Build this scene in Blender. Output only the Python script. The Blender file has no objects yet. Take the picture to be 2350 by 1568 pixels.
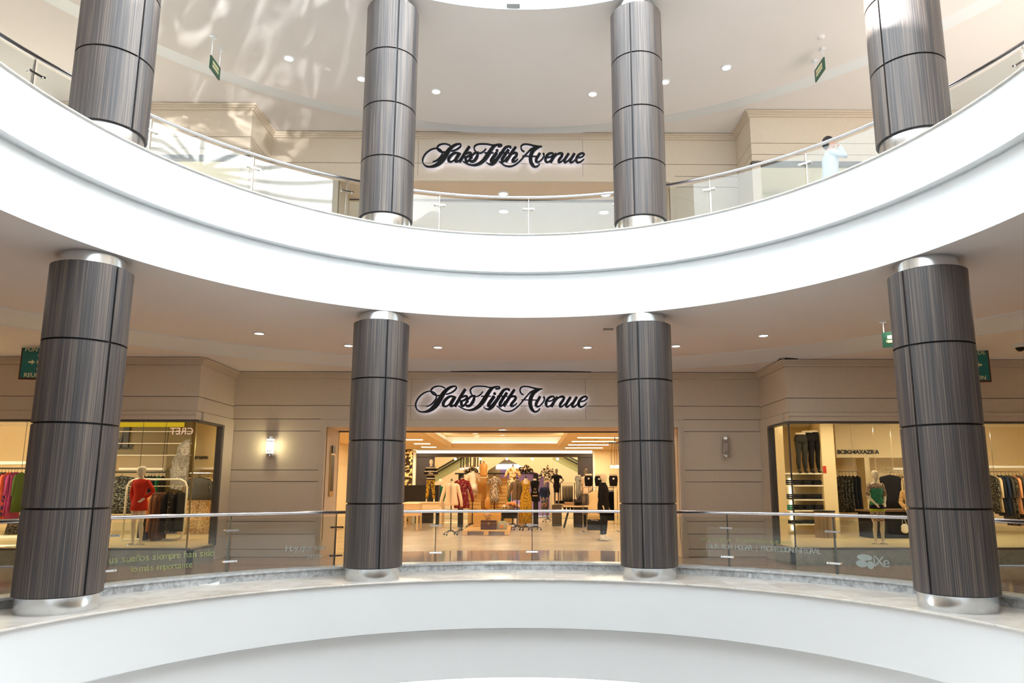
import bpy, bmesh, math, random
from mathutils import Vector, Matrix, noise
PI = math.pi; R = math.radians; rnd = random.Random(7)
sc = bpy.context.scene; col = sc.collection
# ---------------------------------------------------------------- camera, world, light, exposure
W0, H0, F0 = 2350, 1568, 1614.45
cam = bpy.data.cameras.new('camera'); camo = bpy.data.objects.new('camera', cam); col.objects.link(camo)
cam.sensor_fit = 'HORIZONTAL'; cam.sensor_width = 36; cam.lens = F0 * 36 / W0; cam.clip_end = 200; cam.clip_start = .05
cam.shift_x = -0.02152; cam.shift_y = 0.02942
camo.matrix_world = Matrix([[0.999947, -0.002256, -0.010074, 0.176633], [-0.010308, -0.1649, -0.986256, 0.0], [0.000564, 0.986308, -0.164915, 1.5], [0.0, 0.0, 0.0, 1.0]])
sc.camera = camo
sc.view_settings.view_transform = 'Standard'; sc.view_settings.look = 'None'; sc.view_settings.gamma = 1
sc.view_settings.exposure = 0.0
try: sc.view_settings.use_curve_mapping = False
except Exception: pass
sc.cycles.use_denoising = True; sc.cycles.max_bounces = 10; sc.cycles.transparent_max_bounces = 24
sc.cycles.glossy_bounces = 4; sc.cycles.diffuse_bounces = 6; sc.cycles.sample_clamp_indirect = 8
sc.cycles.caustics_reflective = False; sc.cycles.caustics_refractive = False
world = bpy.data.worlds.new('overcast_sky'); sc.world = world; world.use_nodes = True
bg = world.node_tree.nodes['Background']; bg.inputs[0].default_value = (.90, .96, 1, 1); bg.inputs[1].default_value = 7.0
def light(name, kind, loc, power, color=(1,1,1), size=1, size_y=None, rot=(0,0,0), spot=None, blend=.5):
    l = bpy.data.lights.new(name, kind); l.energy = power; l.color = color
    if kind == 'AREA':
        l.size = size
        if size_y: l.shape = 'RECTANGLE'; l.size_y = size_y
    elif kind in ('POINT', 'SPOT'): l.shadow_soft_size = size
    if spot: l.spot_size = R(spot); l.spot_blend = blend
    o = bpy.data.objects.new(name, l); o.location = loc; o.rotation_euler = rot; col.objects.link(o); return o
sun = light('sun', 'SUN', (0, 0, 30), 45, (1, .97, .92)); sun.data.angle = R(1)
sun.rotation_euler = Vector((.98, .20, -.55)).to_track_quat('-Z', 'Y').to_euler()
# added unseen spot by the near upper rail, noise patterned, standing in for reflected sun
rip = light('sun_reflection_stand_in', 'SPOT', (1.5, 1.6, 7.1), 17000, (1, .98, .95), .02, spot=27, blend=.6)
rip.rotation_euler = (Vector((-6.5, 12.7, 9.9)) - Vector((1.5, 1.6, 7.1))).to_track_quat('-Z', 'Y').to_euler()
rip.data.use_nodes = True; rn, rl = rip.data.node_tree.nodes, rip.data.node_tree.links
tcn = rn.new('ShaderNodeTexCoord'); nzn = rn.new('ShaderNodeTexNoise'); nzn.inputs['Scale'].default_value = 15; nzn.inputs['Detail'].default_value = 3; nzn.inputs['Distortion'].default_value = 1.8
rl.new(tcn.outputs['Normal'], nzn.inputs['Vector']); mrn = rn.new('ShaderNodeMapRange'); mrn.inputs[1].default_value = .54; mrn.inputs[2].default_value = .72; mrn.inputs[3].default_value = 0; mrn.inputs[4].default_value = 1
rl.new(nzn.outputs['Fac'], mrn.inputs[0]); rl.new(mrn.outputs[0], [n_ for n_ in rn if n_.type == 'EMISSION'][0].inputs['Strength'])
# ---------------------------------------------------------------- materials
def nt(m): return m.node_tree.nodes, m.node_tree.links
def mat(name, c, rough=.5, metal=0, spec=.5, coat=0, emit=None, es=0, bump=None, trans=0):
    m = bpy.data.materials.new(name); m.use_nodes = True; n, l = nt(m); b = n['Principled BSDF']
    if rough >= .74: spec = .12
    b.inputs['Base Color'].default_value = (*c, 1); b.inputs['Roughness'].default_value = rough; b.inputs['Metallic'].default_value = metal
    b.inputs['Specular IOR Level'].default_value = spec; b.inputs['Coat Weight'].default_value = coat
    if emit: b.inputs['Emission Color'].default_value = (*emit, 1); b.inputs['Emission Strength'].default_value = es
    # every material is procedural: a fine noise breaks up the colour
    tc = n.new('ShaderNodeNewGeometry'); nz = n.new('ShaderNodeTexNoise'); nz.inputs['Scale'].default_value = bump[0] if bump else 9
    nz.inputs['Detail'].default_value = 4
    l.new(tc.outputs['Position'], nz.inputs['Vector'])
    mr = n.new('ShaderNodeMapRange'); k = bump[1] if bump else .04
    mr.inputs[3].default_value = 1 - k; mr.inputs[4].default_value = 1 + k; l.new(nz.outputs['Fac'], mr.inputs[0])
    hs = n.new('ShaderNodeHueSaturation'); hs.inputs['Color'].default_value = (*c, 1); l.new(mr.outputs[0], hs.inputs['Value'])
    l.new(hs.outputs['Color'], b.inputs['Base Color'])
    return m
def spots(name, base, cols, scale=30, thresh=.5, rough=.8, stretch=(1,1,1), wave=False):
    """cloth print: noise or voronoi patches of colour"""
    m = mat(name, base, rough); n, l = nt(m); b = n['Principled BSDF']
    g = n.new('ShaderNodeNewGeometry'); mp = n.new('ShaderNodeMapping'); mp.inputs['Scale'].default_value = stretch
    l.new(g.outputs['Position'], mp.inputs['Vector'])
    if wave:
        t = n.new('ShaderNodeTexWave'); t.inputs['Scale'].default_value = scale; t.bands_direction = 'Z'; t.inputs['Distortion'].default_value = wave; out = t.outputs['Fac']
    else:
        t = n.new('ShaderNodeTexNoise'); t.inputs['Scale'].default_value = scale; t.inputs['Detail'].default_value = 2; out = t.outputs['Fac']
    l.new(mp.outputs[0], t.inputs['Vector'])
    cr = n.new('ShaderNodeValToRGB'); cr.color_ramp.interpolation = 'CONSTANT'; e = cr.color_ramp.elements
    e[0].position = 0; e[0].color = (*base, 1); e[1].position = thresh; e[1].color = (*cols[0], 1)
    for i, c in enumerate(cols[1:]): q = e.new(min(.98, thresh + .07 * (i + 1))); q.color = (*c, 1)
    l.new(out, cr.inputs[0]); l.new(cr.outputs[0], b.inputs['Base Color']); return m
def wood(name, ca, cb, cc, rough=.55, freq=190, zs=.6):
    m = mat(name, ca, rough, coat=0, spec=.9); n, l = nt(m); b = n['Principled BSDF']; b.inputs['Coat Roughness'].default_value = .32
    g = n.new('ShaderNodeNewGeometry'); mp = n.new('ShaderNodeMapping'); mp.inputs['Scale'].default_value = (1, 1, zs / freq)
    l.new(g.outputs['Position'], mp.inputs['Vector'])
    a = n.new('ShaderNodeTexNoise'); a.inputs['Scale'].default_value = freq; a.inputs['Detail'].default_value = 3; l.new(mp.outputs[0], a.inputs['Vector'])
    d = n.new('ShaderNodeTexNoise'); d.inputs['Scale'].default_value = 9; l.new(mp.outputs[0], d.inputs['Vector'])
    mx = n.new('ShaderNodeMath'); mx.operation = 'MULTIPLY_ADD'; l.new(d.outputs['Fac'], mx.inputs[0]); mx.inputs[1].default_value = .35; l.new(a.outputs['Fac'], mx.inputs[2])
    cr = n.new('ShaderNodeValToRGB'); e = cr.color_ramp.elements; e[0].position = .5; e[0].color = (*ca, 1); e[1].position = .68; e[1].color = (*cb, 1)
    q = e.new(.84); q.color = (*cc, 1); l.new(mx.outputs[0], cr.inputs[0]); l.new(cr.outputs[0], b.inputs['Base Color']); return m
def marble(name, ca, cb, scale=3, tile=None, rough=.2, vein=.55):
    m = mat(name, ca, rough); n, l = nt(m); b = n['Principled BSDF']
    g = n.new('ShaderNodeNewGeometry')
    a = n.new('ShaderNodeTexNoise'); a.inputs['Scale'].default_value = scale; a.inputs['Detail'].default_value = 9; a.inputs['Roughness'].default_value = .65; a.inputs['Distortion'].default_value = 1.2
    l.new(g.outputs['Position'], a.inputs['Vector'])
    cr = n.new('ShaderNodeValToRGB'); e = cr.color_ramp.elements; e[0].position = .38; e[0].color = (*ca, 1); e[1].position = vein + .08; e[1].color = (*cb, 1)
    l.new(a.outputs['Fac'], cr.inputs[0]); last = cr.outputs[0]
    if tile:
        br = n.new('ShaderNodeTexBrick'); br.inputs['Scale'].default_value = tile; br.inputs['Mortar Size'].default_value = .004; br.offset = 0
        br.inputs['Color1'].default_value = (1,1,1,1); br.inputs['Color2'].default_value = (.82,.8,.78,1); br.inputs['Mortar'].default_value = (.66,.64,.62,1); br.inputs['Brick Width'].default_value = 1; br.inputs['Row Height'].default_value = 1
        l.new(g.outputs['Position'], br.inputs['Vector'])
        mx = n.new('ShaderNodeMixRGB'); mx.blend_type = 'MULTIPLY'; mx.inputs[0].default_value = 1; l.new(last, mx.inputs[1]); l.new(br.outputs[0], mx.inputs[2]); last = mx.outputs[0]
    l.new(last, b.inputs['Base Color']); return m
def glass(name, tint=(.93,.97,.95), base=.05, rough=0, pw=5, mxr=.9):
    m = bpy.data.materials.new(name); m.use_nodes = True; n, l = nt(m); n.remove(n['Principled BSDF'])
    tr = n.new('ShaderNodeBsdfTransparent'); tr.inputs[0].default_value = (*tint, 1)
    gl = n.new('ShaderNodeBsdfGlossy'); gl.inputs['Roughness'].default_value = rough
    lw = n.new('ShaderNodeLayerWeight'); lw.inputs[0].default_value = .5
    p = n.new('ShaderNodeMath'); p.operation = 'POWER'; p.inputs[1].default_value = pw; l.new(lw.outputs['Facing'], p.inputs[0])
    ma = n.new('ShaderNodeMath'); ma.operation = 'MULTIPLY_ADD'; ma.inputs[1].default_value = mxr; ma.inputs[2].default_value = base; l.new(p.outputs[0], ma.inputs[0])
    mx = n.new('ShaderNodeMixShader'); l.new(ma.outputs[0], mx.inputs[0]); l.new(tr.outputs[0], mx.inputs[1]); l.new(gl.outputs[0], mx.inputs[2])
    l.new(mx.outputs[0], n['Material Output'].inputs[0]); return m
def emis(name, c, s):
    m = bpy.data.materials.new(name); m.use_nodes = True; n, l = nt(m); n.remove(n['Principled BSDF'])
    e = n.new('ShaderNodeEmission'); e.inputs[0].default_value = (*c, 1); e.inputs[1].default_value = s; l.new(e.outputs[0], n['Material Output'].inputs[0]); return m
M = {}
M['white'] = mat('white_paint', (.86,.895,.915), .45, bump=(2, .01))
M['ceil'] = mat('ceiling_paint', (.88,.85,.84), .8, bump=(60, .02))
M['cove'] = mat('cove_daylight_tint', (.86,.92,.98), .7, bump=(30, .02))  # bluish daylight from the void is put into this colour
M['stone'] = mat('cream_stone', (.70,.61,.49), .7, bump=(22, .07))
M['groove'] = mat('stone_joint', (.22,.19,.16), .9)
M['gap'] = mat('shadow_gap', (.03,.03,.03), .8)
M['zebra'] = wood('zebrano_veneer', (.017,.017,.024), (.05,.043,.044), (.20,.15,.115))
M['seam'] = mat('dark_seam', (.012,.013,.018), .5)
M['steel'] = mat('brushed_steel', (.72,.74,.75), .22, 1)
M['rail'] = mat('polished_steel', (.72,.72,.75), .12, 1)
M['fin'] = mat('post_fin', (.10,.13,.14), .3, .6)
M['glass'] = glass('balustrade_glass', (.94,.97,.955), .05)
M['upglass'] = glass('upper_balustrade_glass', (.92,.95,.955), .06)
M['shopglass'] = glass('shop_glass', (.97,.98,.965), .02, 0, 9, .45)
M['ledge'] = marble('ledge_marble', (.80,.78,.74), (.66,.62,.56), 2.2, 1.6, .25)
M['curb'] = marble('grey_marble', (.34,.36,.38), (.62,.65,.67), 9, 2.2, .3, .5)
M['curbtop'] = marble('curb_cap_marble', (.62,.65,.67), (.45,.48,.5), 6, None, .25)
M['floor'] = marble('mall_floor', (.58,.40,.32), (.36,.24,.19), 5, 1.1, .08, .6)
M['greenstone'] = marble('plinth_stone', (.46,.49,.42), (.34,.37,.31), 8, None, .3)
M['frame'] = mat('bronze_frame', (.16,.15,.14), .35, .6)
M['brass'] = mat('brass_trim', (.55,.42,.18), .3, .8)
M['chrome'] = mat('chrome', (.8,.8,.8), .08, 1)
M['black'] = mat('black_metal', (.012,.012,.012), .35, .3)
M['shopwall'] = mat('shop_cream_wall', (.84,.68,.40), .7)
M['shopwhite'] = mat('shop_white_wall', (.86,.80,.64), .7)
M['shopceil'] = mat('shop_ceiling', (.78,.62,.38), .8)
M['shopfloor'] = marble('shop_floor', (.70,.55,.36), (.56,.42,.27), 1.2, .9, .22, .6)
M['olive'] = mat('reflected_shopfront_brown', (.15,.10,.025), .5, .1)  # brown of the opposite shopfront's reflection, painted on solid panels
M['lamp'] = emis('lamp_glow', (1,.95,.88), 14)
M['warmlamp'] = emis('warm_lamp_glow', (1,.82,.55), 9)
M['cove_light'] = emis('cove_light', (1,.86,.6), 3.2)
M['signblack'] = mat('sign_black', (.008,.009,.01), .5, spec=.3)
M['signglow'] = emis('sign_backlight', (.80,.80,1), 2.6)
M['signback'] = mat('sign_acrylic_back', (.85,.85,.92), .3, emit=(.8,.8,1), es=.25)
# ---------------------------------------------------------------- mesh builder
class MB:
    def __init__(s): s.v = []; s.f = []; s.o = Vector((0,0,0))
    def add(s, vs, fs):
        b = len(s.v); s.v += [tuple(v) for v in vs]; s.f += [tuple(i + b for i in f) for f in fs]; return s
    def box(s, x0, x1, y0, y1, z0, z1, rz=0, c=None):
        vs = [(x, y, z) for x in (x0, x1) for y in (y0, y1) for z in (z0, z1)]
        if rz:
            cx, cy = c or ((x0 + x1) / 2, (y0 + y1) / 2); ca, sa = math.cos(rz), math.sin(rz)
            vs = [(cx + (x-cx)*ca - (y-cy)*sa, cy + (x-cx)*sa + (y-cy)*ca, z) for x, y, z in vs]
        return s.add(vs, [(0,1,3,2),(4,6,7,5),(0,4,5,1),(2,3,7,6),(0,2,6,4),(1,5,7,3)])
    def loft(s, rings, cap=True):
        n = len(rings[0]); b = len(s.v)
        for r in rings: s.v += [tuple(p) for p in r]
        for i in range(len(rings) - 1):
            for j in range(n):
                k = (j + 1) % n; s.f.append((b+i*n+j, b+i*n+k, b+(i+1)*n+k, b+(i+1)*n+j))
        if cap: s.f.append(tuple(b + j for j in range(n))[::-1]); s.f.append(tuple(b + (len(rings)-1)*n + j for j in range(n)))
        return s
    def tube(s, pts, r, n=8, cap=True):
        pts = [Vector(p) for p in pts]; rs = r if isinstance(r, (list, tuple)) else [r] * len(pts); rings = []; u = None
        for i, p in enumerate(pts):
            d = (pts[min(i+1, len(pts)-1)] - pts[max(i-1, 0)]).normalized()
            if u is None: u = d.orthogonal().normalized()
            u = (u - d * u.dot(d)); u = u.normalized() if u.length > 1e-6 else d.orthogonal().normalized(); w = d.cross(u)
            rings.append([p + (u * math.cos(2*PI*k/n) + w * math.sin(2*PI*k/n)) * rs[i] for k in range(n)])
        return s.loft(rings, cap)
    def lathe(s, prof, c=(0,0), n=24, a0=0, a1=None, cap=True):
        """profile [(r,z)] about a vertical axis; full circle unless a1 is set (degrees clockwise from +y)"""
        full = a1 is None; m = n if full else n + 1; b = len(s.v)
        for r_, z in prof:
            for k in range(m):
                a = 2*PI*k/n if full else R(a0 + (a1 - a0) * k / n)
                s.v.append((c[0] + r_ * math.sin(a), c[1] + r_ * math.cos(a), z))
        for i in range(len(prof) - 1):
            for k in range(n):
                q = (k + 1) % m if full else k + 1; s.f.append((b+i*m+k, b+(i+1)*m+k, b+(i+1)*m+q, b+i*m+q))
        if full and cap:
            if prof[0][0] > 1e-5: s.f.append(tuple(b + k for k in range(m)))
            if prof[-1][0] > 1e-5: s.f.append(tuple(b + (len(prof)-1)*m + k for k in range(m))[::-1])
        return s
    def arcbox(s, r0, r1, z0, z1, a0, a1, c, n=12):
        """solid wedge of a ring"""
        b = len(s.v)
        for k in range(n + 1):
            a = R(a0 + (a1 - a0) * k / n)
            for r_, z in ((r0, z0), (r1, z0), (r1, z1), (r0, z1)): s.v.append((c[0] + r_*math.sin(a), c[1] + r_*math.cos(a), z))
        for k in range(n):
            for j in range(4):
                q = (j + 1) % 4; s.f.append((b+4*k+j, b+4*k+q, b+4*k+4+q, b+4*k+4+j))
        s.f.append((b, b+3, b+2, b+1)); s.f.append((b+4*n, b+4*n+1, b+4*n+2, b+4*n+3)); return s
    def ball(s, c, r, n=12, m=8, sc_=(1,1,1)):
        rings = [[(c[0] + r*sc_[0]*math.sin(PI*i/m)*math.cos(2*PI*k/n), c[1] + r*sc_[1]*math.sin(PI*i/m)*math.sin(2*PI*k/n), c[2] - r*sc_[2]*math.cos(PI*i/m)) for k in range(n)] for i in range(m+1)]
        rings[0] = [(c[0] + 1e-4*math.cos(2*PI*k/n), c[1] + 1e-4*math.sin(2*PI*k/n), c[2]-r*sc_[2]) for k in range(n)]; rings[-1] = [(c[0] + 1e-4*math.cos(2*PI*k/n), c[1] + 1e-4*math.sin(2*PI*k/n), c[2]+r*sc_[2]) for k in range(n)]
        return s.loft(rings)
    def prism(s, poly, y0, y1):
        """polygon in x,z pushed from y0 to y1"""
        n = len(poly); b = len(s.v); s.v += [(x, y0, z) for x, z in poly] + [(x, y1, z) for x, z in poly]
        s.f.append(tuple(b + i for i in range(n))); s.f.append(tuple(b + n + i for i in range(n))[::-1])
        for i in range(n): k = (i+1) % n; s.f.append((b+i, b+n+i, b+n+k, b+k))
        return s
    def build(s, name, m, parent=None, smooth=False, world_co=False, bevel=0, remesh=0, loc=None):
        me = bpy.data.meshes.new(name)
        off = Vector(parent.location) if (world_co and parent) else (Vector(loc) if loc else Vector((0,0,0)))
        me.from_pydata([tuple(Vector(v) - off) for v in s.v] if off.length else s.v, [], s.f); me.validate()
        bm = bmesh.new(); bm.from_mesh(me); bmesh.ops.recalc_face_normals(bm, faces=bm.faces); bm.to_mesh(me); bm.free()
        me.materials.append(M[m] if isinstance(m, str) else m)
        o = bpy.data.objects.new(name, me); col.objects.link(o)
        if parent: o.parent = parent
        elif loc: o.location = loc
        if smooth:
            for p in me.polygons: p.use_smooth = True
            if smooth == 'auto':
                bm = bmesh.new(); bm.from_mesh(me)
                for e in bm.edges:
                    if len(e.link_faces) == 2 and e.calc_face_angle(0) > R(35): e.smooth = False
                bm.to_mesh(me); bm.free()
        if remesh:
            rm = o.modifiers.new('skin', 'REMESH'); rm.mode = 'VOXEL'; rm.voxel_size = remesh; rm.use_smooth_shade = True
            sm = o.modifiers.new('soft', 'SMOOTH'); sm.factor = .5; sm.iterations = 2
        if bevel:
            bv = o.modifiers.new('bevel', 'BEVEL'); bv.width = bevel; bv.segments = 2; bv.limit_method = 'ANGLE'
        return o
def thing(name, label, cat, loc=(0,0,0), group=None, rz=0):
    o = bpy.data.objects.new(name, None); o.empty_display_size = .1; col.objects.link(o); o.location = loc; o.rotation_euler[2] = rz
    return tag(o, label, cat, group)
def tag(o, label, cat, group=None, kind=None):
    if label: o['label'] = label
    if cat: o['category'] = cat
    if group: o['group'] = group
    if kind: o['kind'] = kind
    return o
def struct(o, label=None):
    o['kind'] = 'structure'
    if label: o['label'] = label
    return o
def children(o): return [c for c in bpy.data.objects if c.parent == o]
def copy_tree(o, parent=None, kids=None):
    c = o.copy(); col.objects.link(c)
    if parent: c.parent = parent
    for k in ([q for q in o.children]): copy_tree(k, c)
    return c
def text_mesh(txt, size, m, name, parent, loc, rot=(PI/2,0,0), ext=.004, align='CENTER', mirror=False, sx=1, bold=0):
    cu = bpy.data.curves.new(name, 'FONT'); cu.body = txt; cu.size = size; cu.extrude = ext; cu.align_x = align; cu.align_y = 'CENTER'; cu.offset = bold
    cu.resolution_u = 3
    t = bpy.data.objects.new('tmp', cu); col.objects.link(t); dg = bpy.context.evaluated_depsgraph_get(); me = bpy.data.meshes.new_from_object(t.evaluated_get(dg))
    bpy.data.objects.remove(t); me.name = name
    me.materials.clear(); me.materials.append(M[m] if isinstance(m, str) else m)
    o = bpy.data.objects.new(name, me); col.objects.link(o); o.rotation_euler = rot; o.scale = (-sx if mirror else sx, 1, 1)
    if parent: o.parent = parent; o.location = Vector(loc) - Vector(parent.location)
    else: o.location = loc
    return o
# ---------------------------------------------------------------- key dimensions (metres, lower shop floor at z = 0)
CX, CY = 0.037, 6.106          # centre of the round void
RL, RB = 5.16, 5.31                                      # ledge nosing, lower fascia band
RC, RR, RK = 5.694, 6.545, 6.341   # columns, handrail, curb
H = 5.994; YW = 16.222
C0 = (CX, CY)
YL, YR = 14.444, 14.518
XL, XR = -6.58, 5.596
def pol(r, a): return (CX + r*math.sin(R(a)), CY + r*math.cos(R(a)))
# ---------------------------------------------------------------- rings: fascias, ledges, ceilings, floors
def fascia(i, zt, zg, zb, r1=RL+.03):
    o = MB().lathe([(r1+.35, zt-.03),(r1, zt-.03),(r1, zg),(RB+.02, zg),(RB+.02, zg-.03),(RB, zg-.03),(RB, zb),(RB+.01, zb-.002),(RB+.3, zb+.05),(RB+.3,zt-.03)], C0, 160, cap=False).build('fascia_%d' % i, 'white', smooth='auto'); struct(o)
fascia(1, 5.737, 5.075, 4.32); fascia(2, .132, -.60, -1.35); fascia(3, 13.0, 10.72, 10.02, RB)  # the top fascia's unseen height is set to shade the sun
for i, z in ((1, 5.737), (2, .132)):
    struct(MB().lathe([(RK+.05, z-.10),(RL+.06, z-.10),(RL+.06, z-.031),(RL+.02, z-.028),(RL, z-.022),(RL, z-.008),(RL+.01, z),(RK+.05, z)], C0, 160, cap=False).build('floor_ledge_%d' % i, 'ledge', smooth='auto'), 'pale marble ledge round the void')
    zc = z + .131
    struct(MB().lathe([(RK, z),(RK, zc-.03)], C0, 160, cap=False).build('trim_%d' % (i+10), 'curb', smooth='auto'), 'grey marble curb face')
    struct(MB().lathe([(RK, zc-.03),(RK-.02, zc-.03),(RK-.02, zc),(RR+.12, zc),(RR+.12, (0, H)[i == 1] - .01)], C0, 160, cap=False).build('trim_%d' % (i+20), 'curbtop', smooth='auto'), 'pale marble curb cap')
def ringceil(name, prof, m): return struct(MB().lathe(prof, C0, 160, cap=False).build(name, m, smooth='auto'))
ringceil('ceiling_1', [(RB, 4.32),(9.32, 4.32)], 'ceil'); ringceil('ceiling_2', [(9.32, 4.32),(9.34,4.30),(10.15, 4.20),(10.15,4.19)], 'cove'); ringceil('ceiling_3', [(10.15, 4.19),(19, 4.19)], 'ceil')
ringceil('ceiling_4', [(RB, 10.02),(9.5, 10.02)], 'ceil'); ringceil('ceiling_5', [(9.5, 10.02),(9.52,10.04),(10.1, 10.16),(10.1,10.18)], 'cove'); ringceil('ceiling_6', [(10.1, 10.18),(19, 10.18)], 'ceil')
ringceil('floor_1', [(RR+.1, 0),(11.9, 0)], 'floor'); ringceil('floor_2', [(RR+.1, H),(19, H)], marble('upper_floor', (.66,.62,.59), (.54,.50,.47), 3, 1.1, .2))
ringceil('floor_4', [(11.9, -.02),(16, -.02)], 'floor')
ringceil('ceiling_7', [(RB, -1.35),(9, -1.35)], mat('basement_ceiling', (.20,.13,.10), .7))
struct(MB().box(-13, 13, -8, 18, -6.3, -6).build('floor_3', marble('ground_floor', (.60,.61,.61), (.50,.50,.50), 3, .8, .2)))
# ---------------------------------------------------------------- mall walls
def course(mb, gv, p0, p1, zs, th=.25, joints=(), ext=-.003):
    """stone courses from p0 to p1 (x,y) with open joints at the heights zs"""
    x0, y0 = p0; x1, y1 = p1; L = math.hypot(x1-x0, y1-y0); dx, dy = (x1-x0)/L, (y1-y0)/L; nx, ny = -dy, dx   # away from the void
    def quad(m_, s0, s1, a, b, o0, o1):
        vs = []
        for s_ in (s0, s1):
            for o_ in (o0, o1):
                for z in (a, b): vs.append((x0 + dx*s_ + nx*o_, y0 + dy*s_ + ny*o_, z))
        m_.add(vs, [(0,1,3,2),(4,6,7,5),(0,4,5,1),(2,3,7,6),(0,2,6,4),(1,5,7,3)])
    js = [0] + sorted(joints) + [L]
    for a, b in zip(zs[:-1], zs[1:]):
        for s0, s1 in zip(js[:-1], js[1:]): quad(mb, s0 + (.004 if s0 else 0), s1 - (.004 if s1 < L else 0), a + .007, b - .007, 0, th)
    quad(gv, -ext, L + ext, zs[0], zs[-1], .018, th - .02)
def crown(mb, p0, p1, z, ep=0):
    """three stepped mouldings against the ceiling"""
    x0, y0 = p0; x1, y1 = p1; L = math.hypot(x1-x0, y1-y0); dx, dy = (x1-x0)/L, (y1-y0)/L; nx, ny = -dy, dx
    for o, a, b in ((.11, z-.06, z-.012), (.075, z-.10, z-.06), (.045, z-.145, z-.10)):
        e = o; o += ep; a += ep; b += ep*.5
        vs = [(x0 + dx*s_ + nx*q, y0 + dy*s_ + ny*q, zz) for s_ in (-e, L+e) for q in (-o, .05) for zz in (a, b)]
        mb.add(vs, [(0,1,3,2),(4,6,7,5),(0,4,5,1),(2,3,7,6),(0,2,6,4),(1,5,7,3)])
OX0, OX1, OZ = -4.42, 3.655, 2.905                      # shop entrance opening
tw, th_ = .14, .17                                       # its architrave
zl = [0, .17, 0.504, 0.782, 1.668, 1.928, 2.816, 3.092, 3.405, 4.05]
zo = [4.05 + 0]
for i, (zb, xl, xr, yl, yr) in enumerate(((0, XL, XR, YL, YR), (H, -6.11, 5.34, 14.951, 15.107))):
    w, g, k, gp = MB(), MB(), MB(), MB()
    zs = [z + zb for z in zl]; zt = zb + (4.19 if i == 0 else 4.185)
    course(w, g, (xl, YW), (OX0 - tw, YW), zs, ext=.1); course(w, g, (OX1 + tw, YW), (xr, YW), zs, ext=.1)
    course(w, g, (OX0 - tw, YW), (OX1 + tw, YW), [zb + OZ + th_, zb + 3.405, zb + 4.05], joints=(2.05, 6.1))
    w.box(OX0 - .02, OX0, YW - .0, YW + 1.05, zb, zb + OZ).box(OX1, OX1 + .02, YW, YW + 1.05, zb, zb + OZ)
    struct(w.build('wall_back' if i == 0 else 'wall_upper_back', 'stone')); struct(g.build('trim_joint_%d' % i, 'groove'))
    crown(k, (xl, YW), (xr, YW), zt)
    # returns and front walls beside the recess
    w, g = MB(), MB()
    if i == 0: hz = [3.058 + .02, 3.38, 4.05]
    else: hz = [H + 2.95, H + 3.12, H + 3.40, H + 4.05]
    for sgn, x, y in ((-1, xl, yl), (1, xr, yr)):
        a, b, c_ = (x, YW), (x, y), (x + sgn*9.5, y); e_ = (x, y + .252)
        if sgn < 0: course(w, g, e_, a, hz); course(w, g, c_, b, hz); crown(k, b, a, zt, .0015); crown(k, c_, b, zt, .003)
        else: course(w, g, a, e_, hz); course(w, g, b, c_, hz); crown(k, a, b, zt, .0015); crown(k, b, c_, zt, .003)
    struct(w.build('wall_side_%d' % i, 'stone')); struct(g.build('trim_joint_%d' % (i+2), 'groove')); struct(k.build('trim_crown_%d' % i, 'stone'))
    gp.box(xl - .08, xr + .08, YW - .10, YW + .1, zt - .012, zt + .03)
    for sgn, x, y in ((-1, xl, yl), (1, xr, yr)):
        gp.box(min(x, x + sgn*9.5), max(x, x + sgn*9.5), y - .095, y + .1, zt - .012, zt + .03); gp.box(x - .095, x + .095, y, YW, zt - .012, zt + .03)
    struct(gp.build('trim_gap_%d' % i, 'gap'))
    # stepped architrave round the entrance
    t = MB()
    for d, a, b in ((.10, 0, .05), (.065, .05, .10), (.03, .10, tw)):
        t.box(OX0 - b, OX0 - a, YW - d, YW + .05, zb, zb + OZ + b*th_/tw).box(OX1 + a, OX1 + b, YW - d, YW + .05, zb, zb + OZ + b*th_/tw)
        t.box(OX0 - a, OX1 + a, YW - d, YW + .05, zb + OZ + a*th_/tw, zb + OZ + b*th_/tw)
    for x in (OX0 - tw, OX1): t.box(x - .01, x + tw + .01, YW - .08, YW + .03, zb, zb + .38)
    struct(t.build('trim_entrance_%d' % i, 'stone'))
    struct(MB().box(OX0, OX1, YW + .05, YW + 1.1, zb + OZ - .001, zb + OZ + .02).build('ceiling_entrance_%d' % i, mat('soffit_paint_%d' % i, (.74,.60,.46), .7)))
    struct(MB().box(OX0, OX1, YW + 1.03, YW + 1.12, zb + OZ - .035, zb + OZ).build('trim_track_%d' % i, 'frame'))
struct(MB().box(-13.2, -13, -8, 14.3, -6, 10.2).build('wall_left', 'stone')); struct(MB().box(13, 13.2, -8, 14.3, -6, 10.2).build('wall_right', 'stone'))  # unseen side walls, put in to keep daylight from flooding the sides
# glazed upper facade behind the viewer: only mullions, daylight between them
fm = MB()
struct(MB().box(-13, 13, -8, -7.8, -6, 5.9).build('wall_front_light_block', 'stone'))  # unseen solid lower part, added to keep daylight off the lower level
for x in range(-12, 13, 2): fm.box(x - .06, x + .06, -8, -7.8, 5.9, 10.2)
for z in (6, 8, 9.9): fm.box(-13, 13, -8, -7.8, z, z + .15)
struct(fm.build('window_9', 'white'))
# skylight ribs over the void, unseen, added for reflections and sun shade
sk = MB().lathe([(RB + .02, 12.95),(RB+.3, 12.95),(RB+.3, 13.2),(RB+.02, 13.2),(RB+.02,12.95)], C0, 80, cap=False)
for k in range(8):
    a = R(22.5 * k + 11); dx, dy = math.sin(a), math.cos(a)
    sk.tube([(CX - dx*5.3, CY - dy*5.3, 13.1), (CX, CY, 13.9), (CX + dx*5.3, CY + dy*5.3, 13.1)], .07, 6)
struct(sk.build('window_8', 'white'))
struct(ringceil('ceiling_8', [(RB+.3, 13.0),(RB+.3, 10.2)], 'white'))
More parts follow.
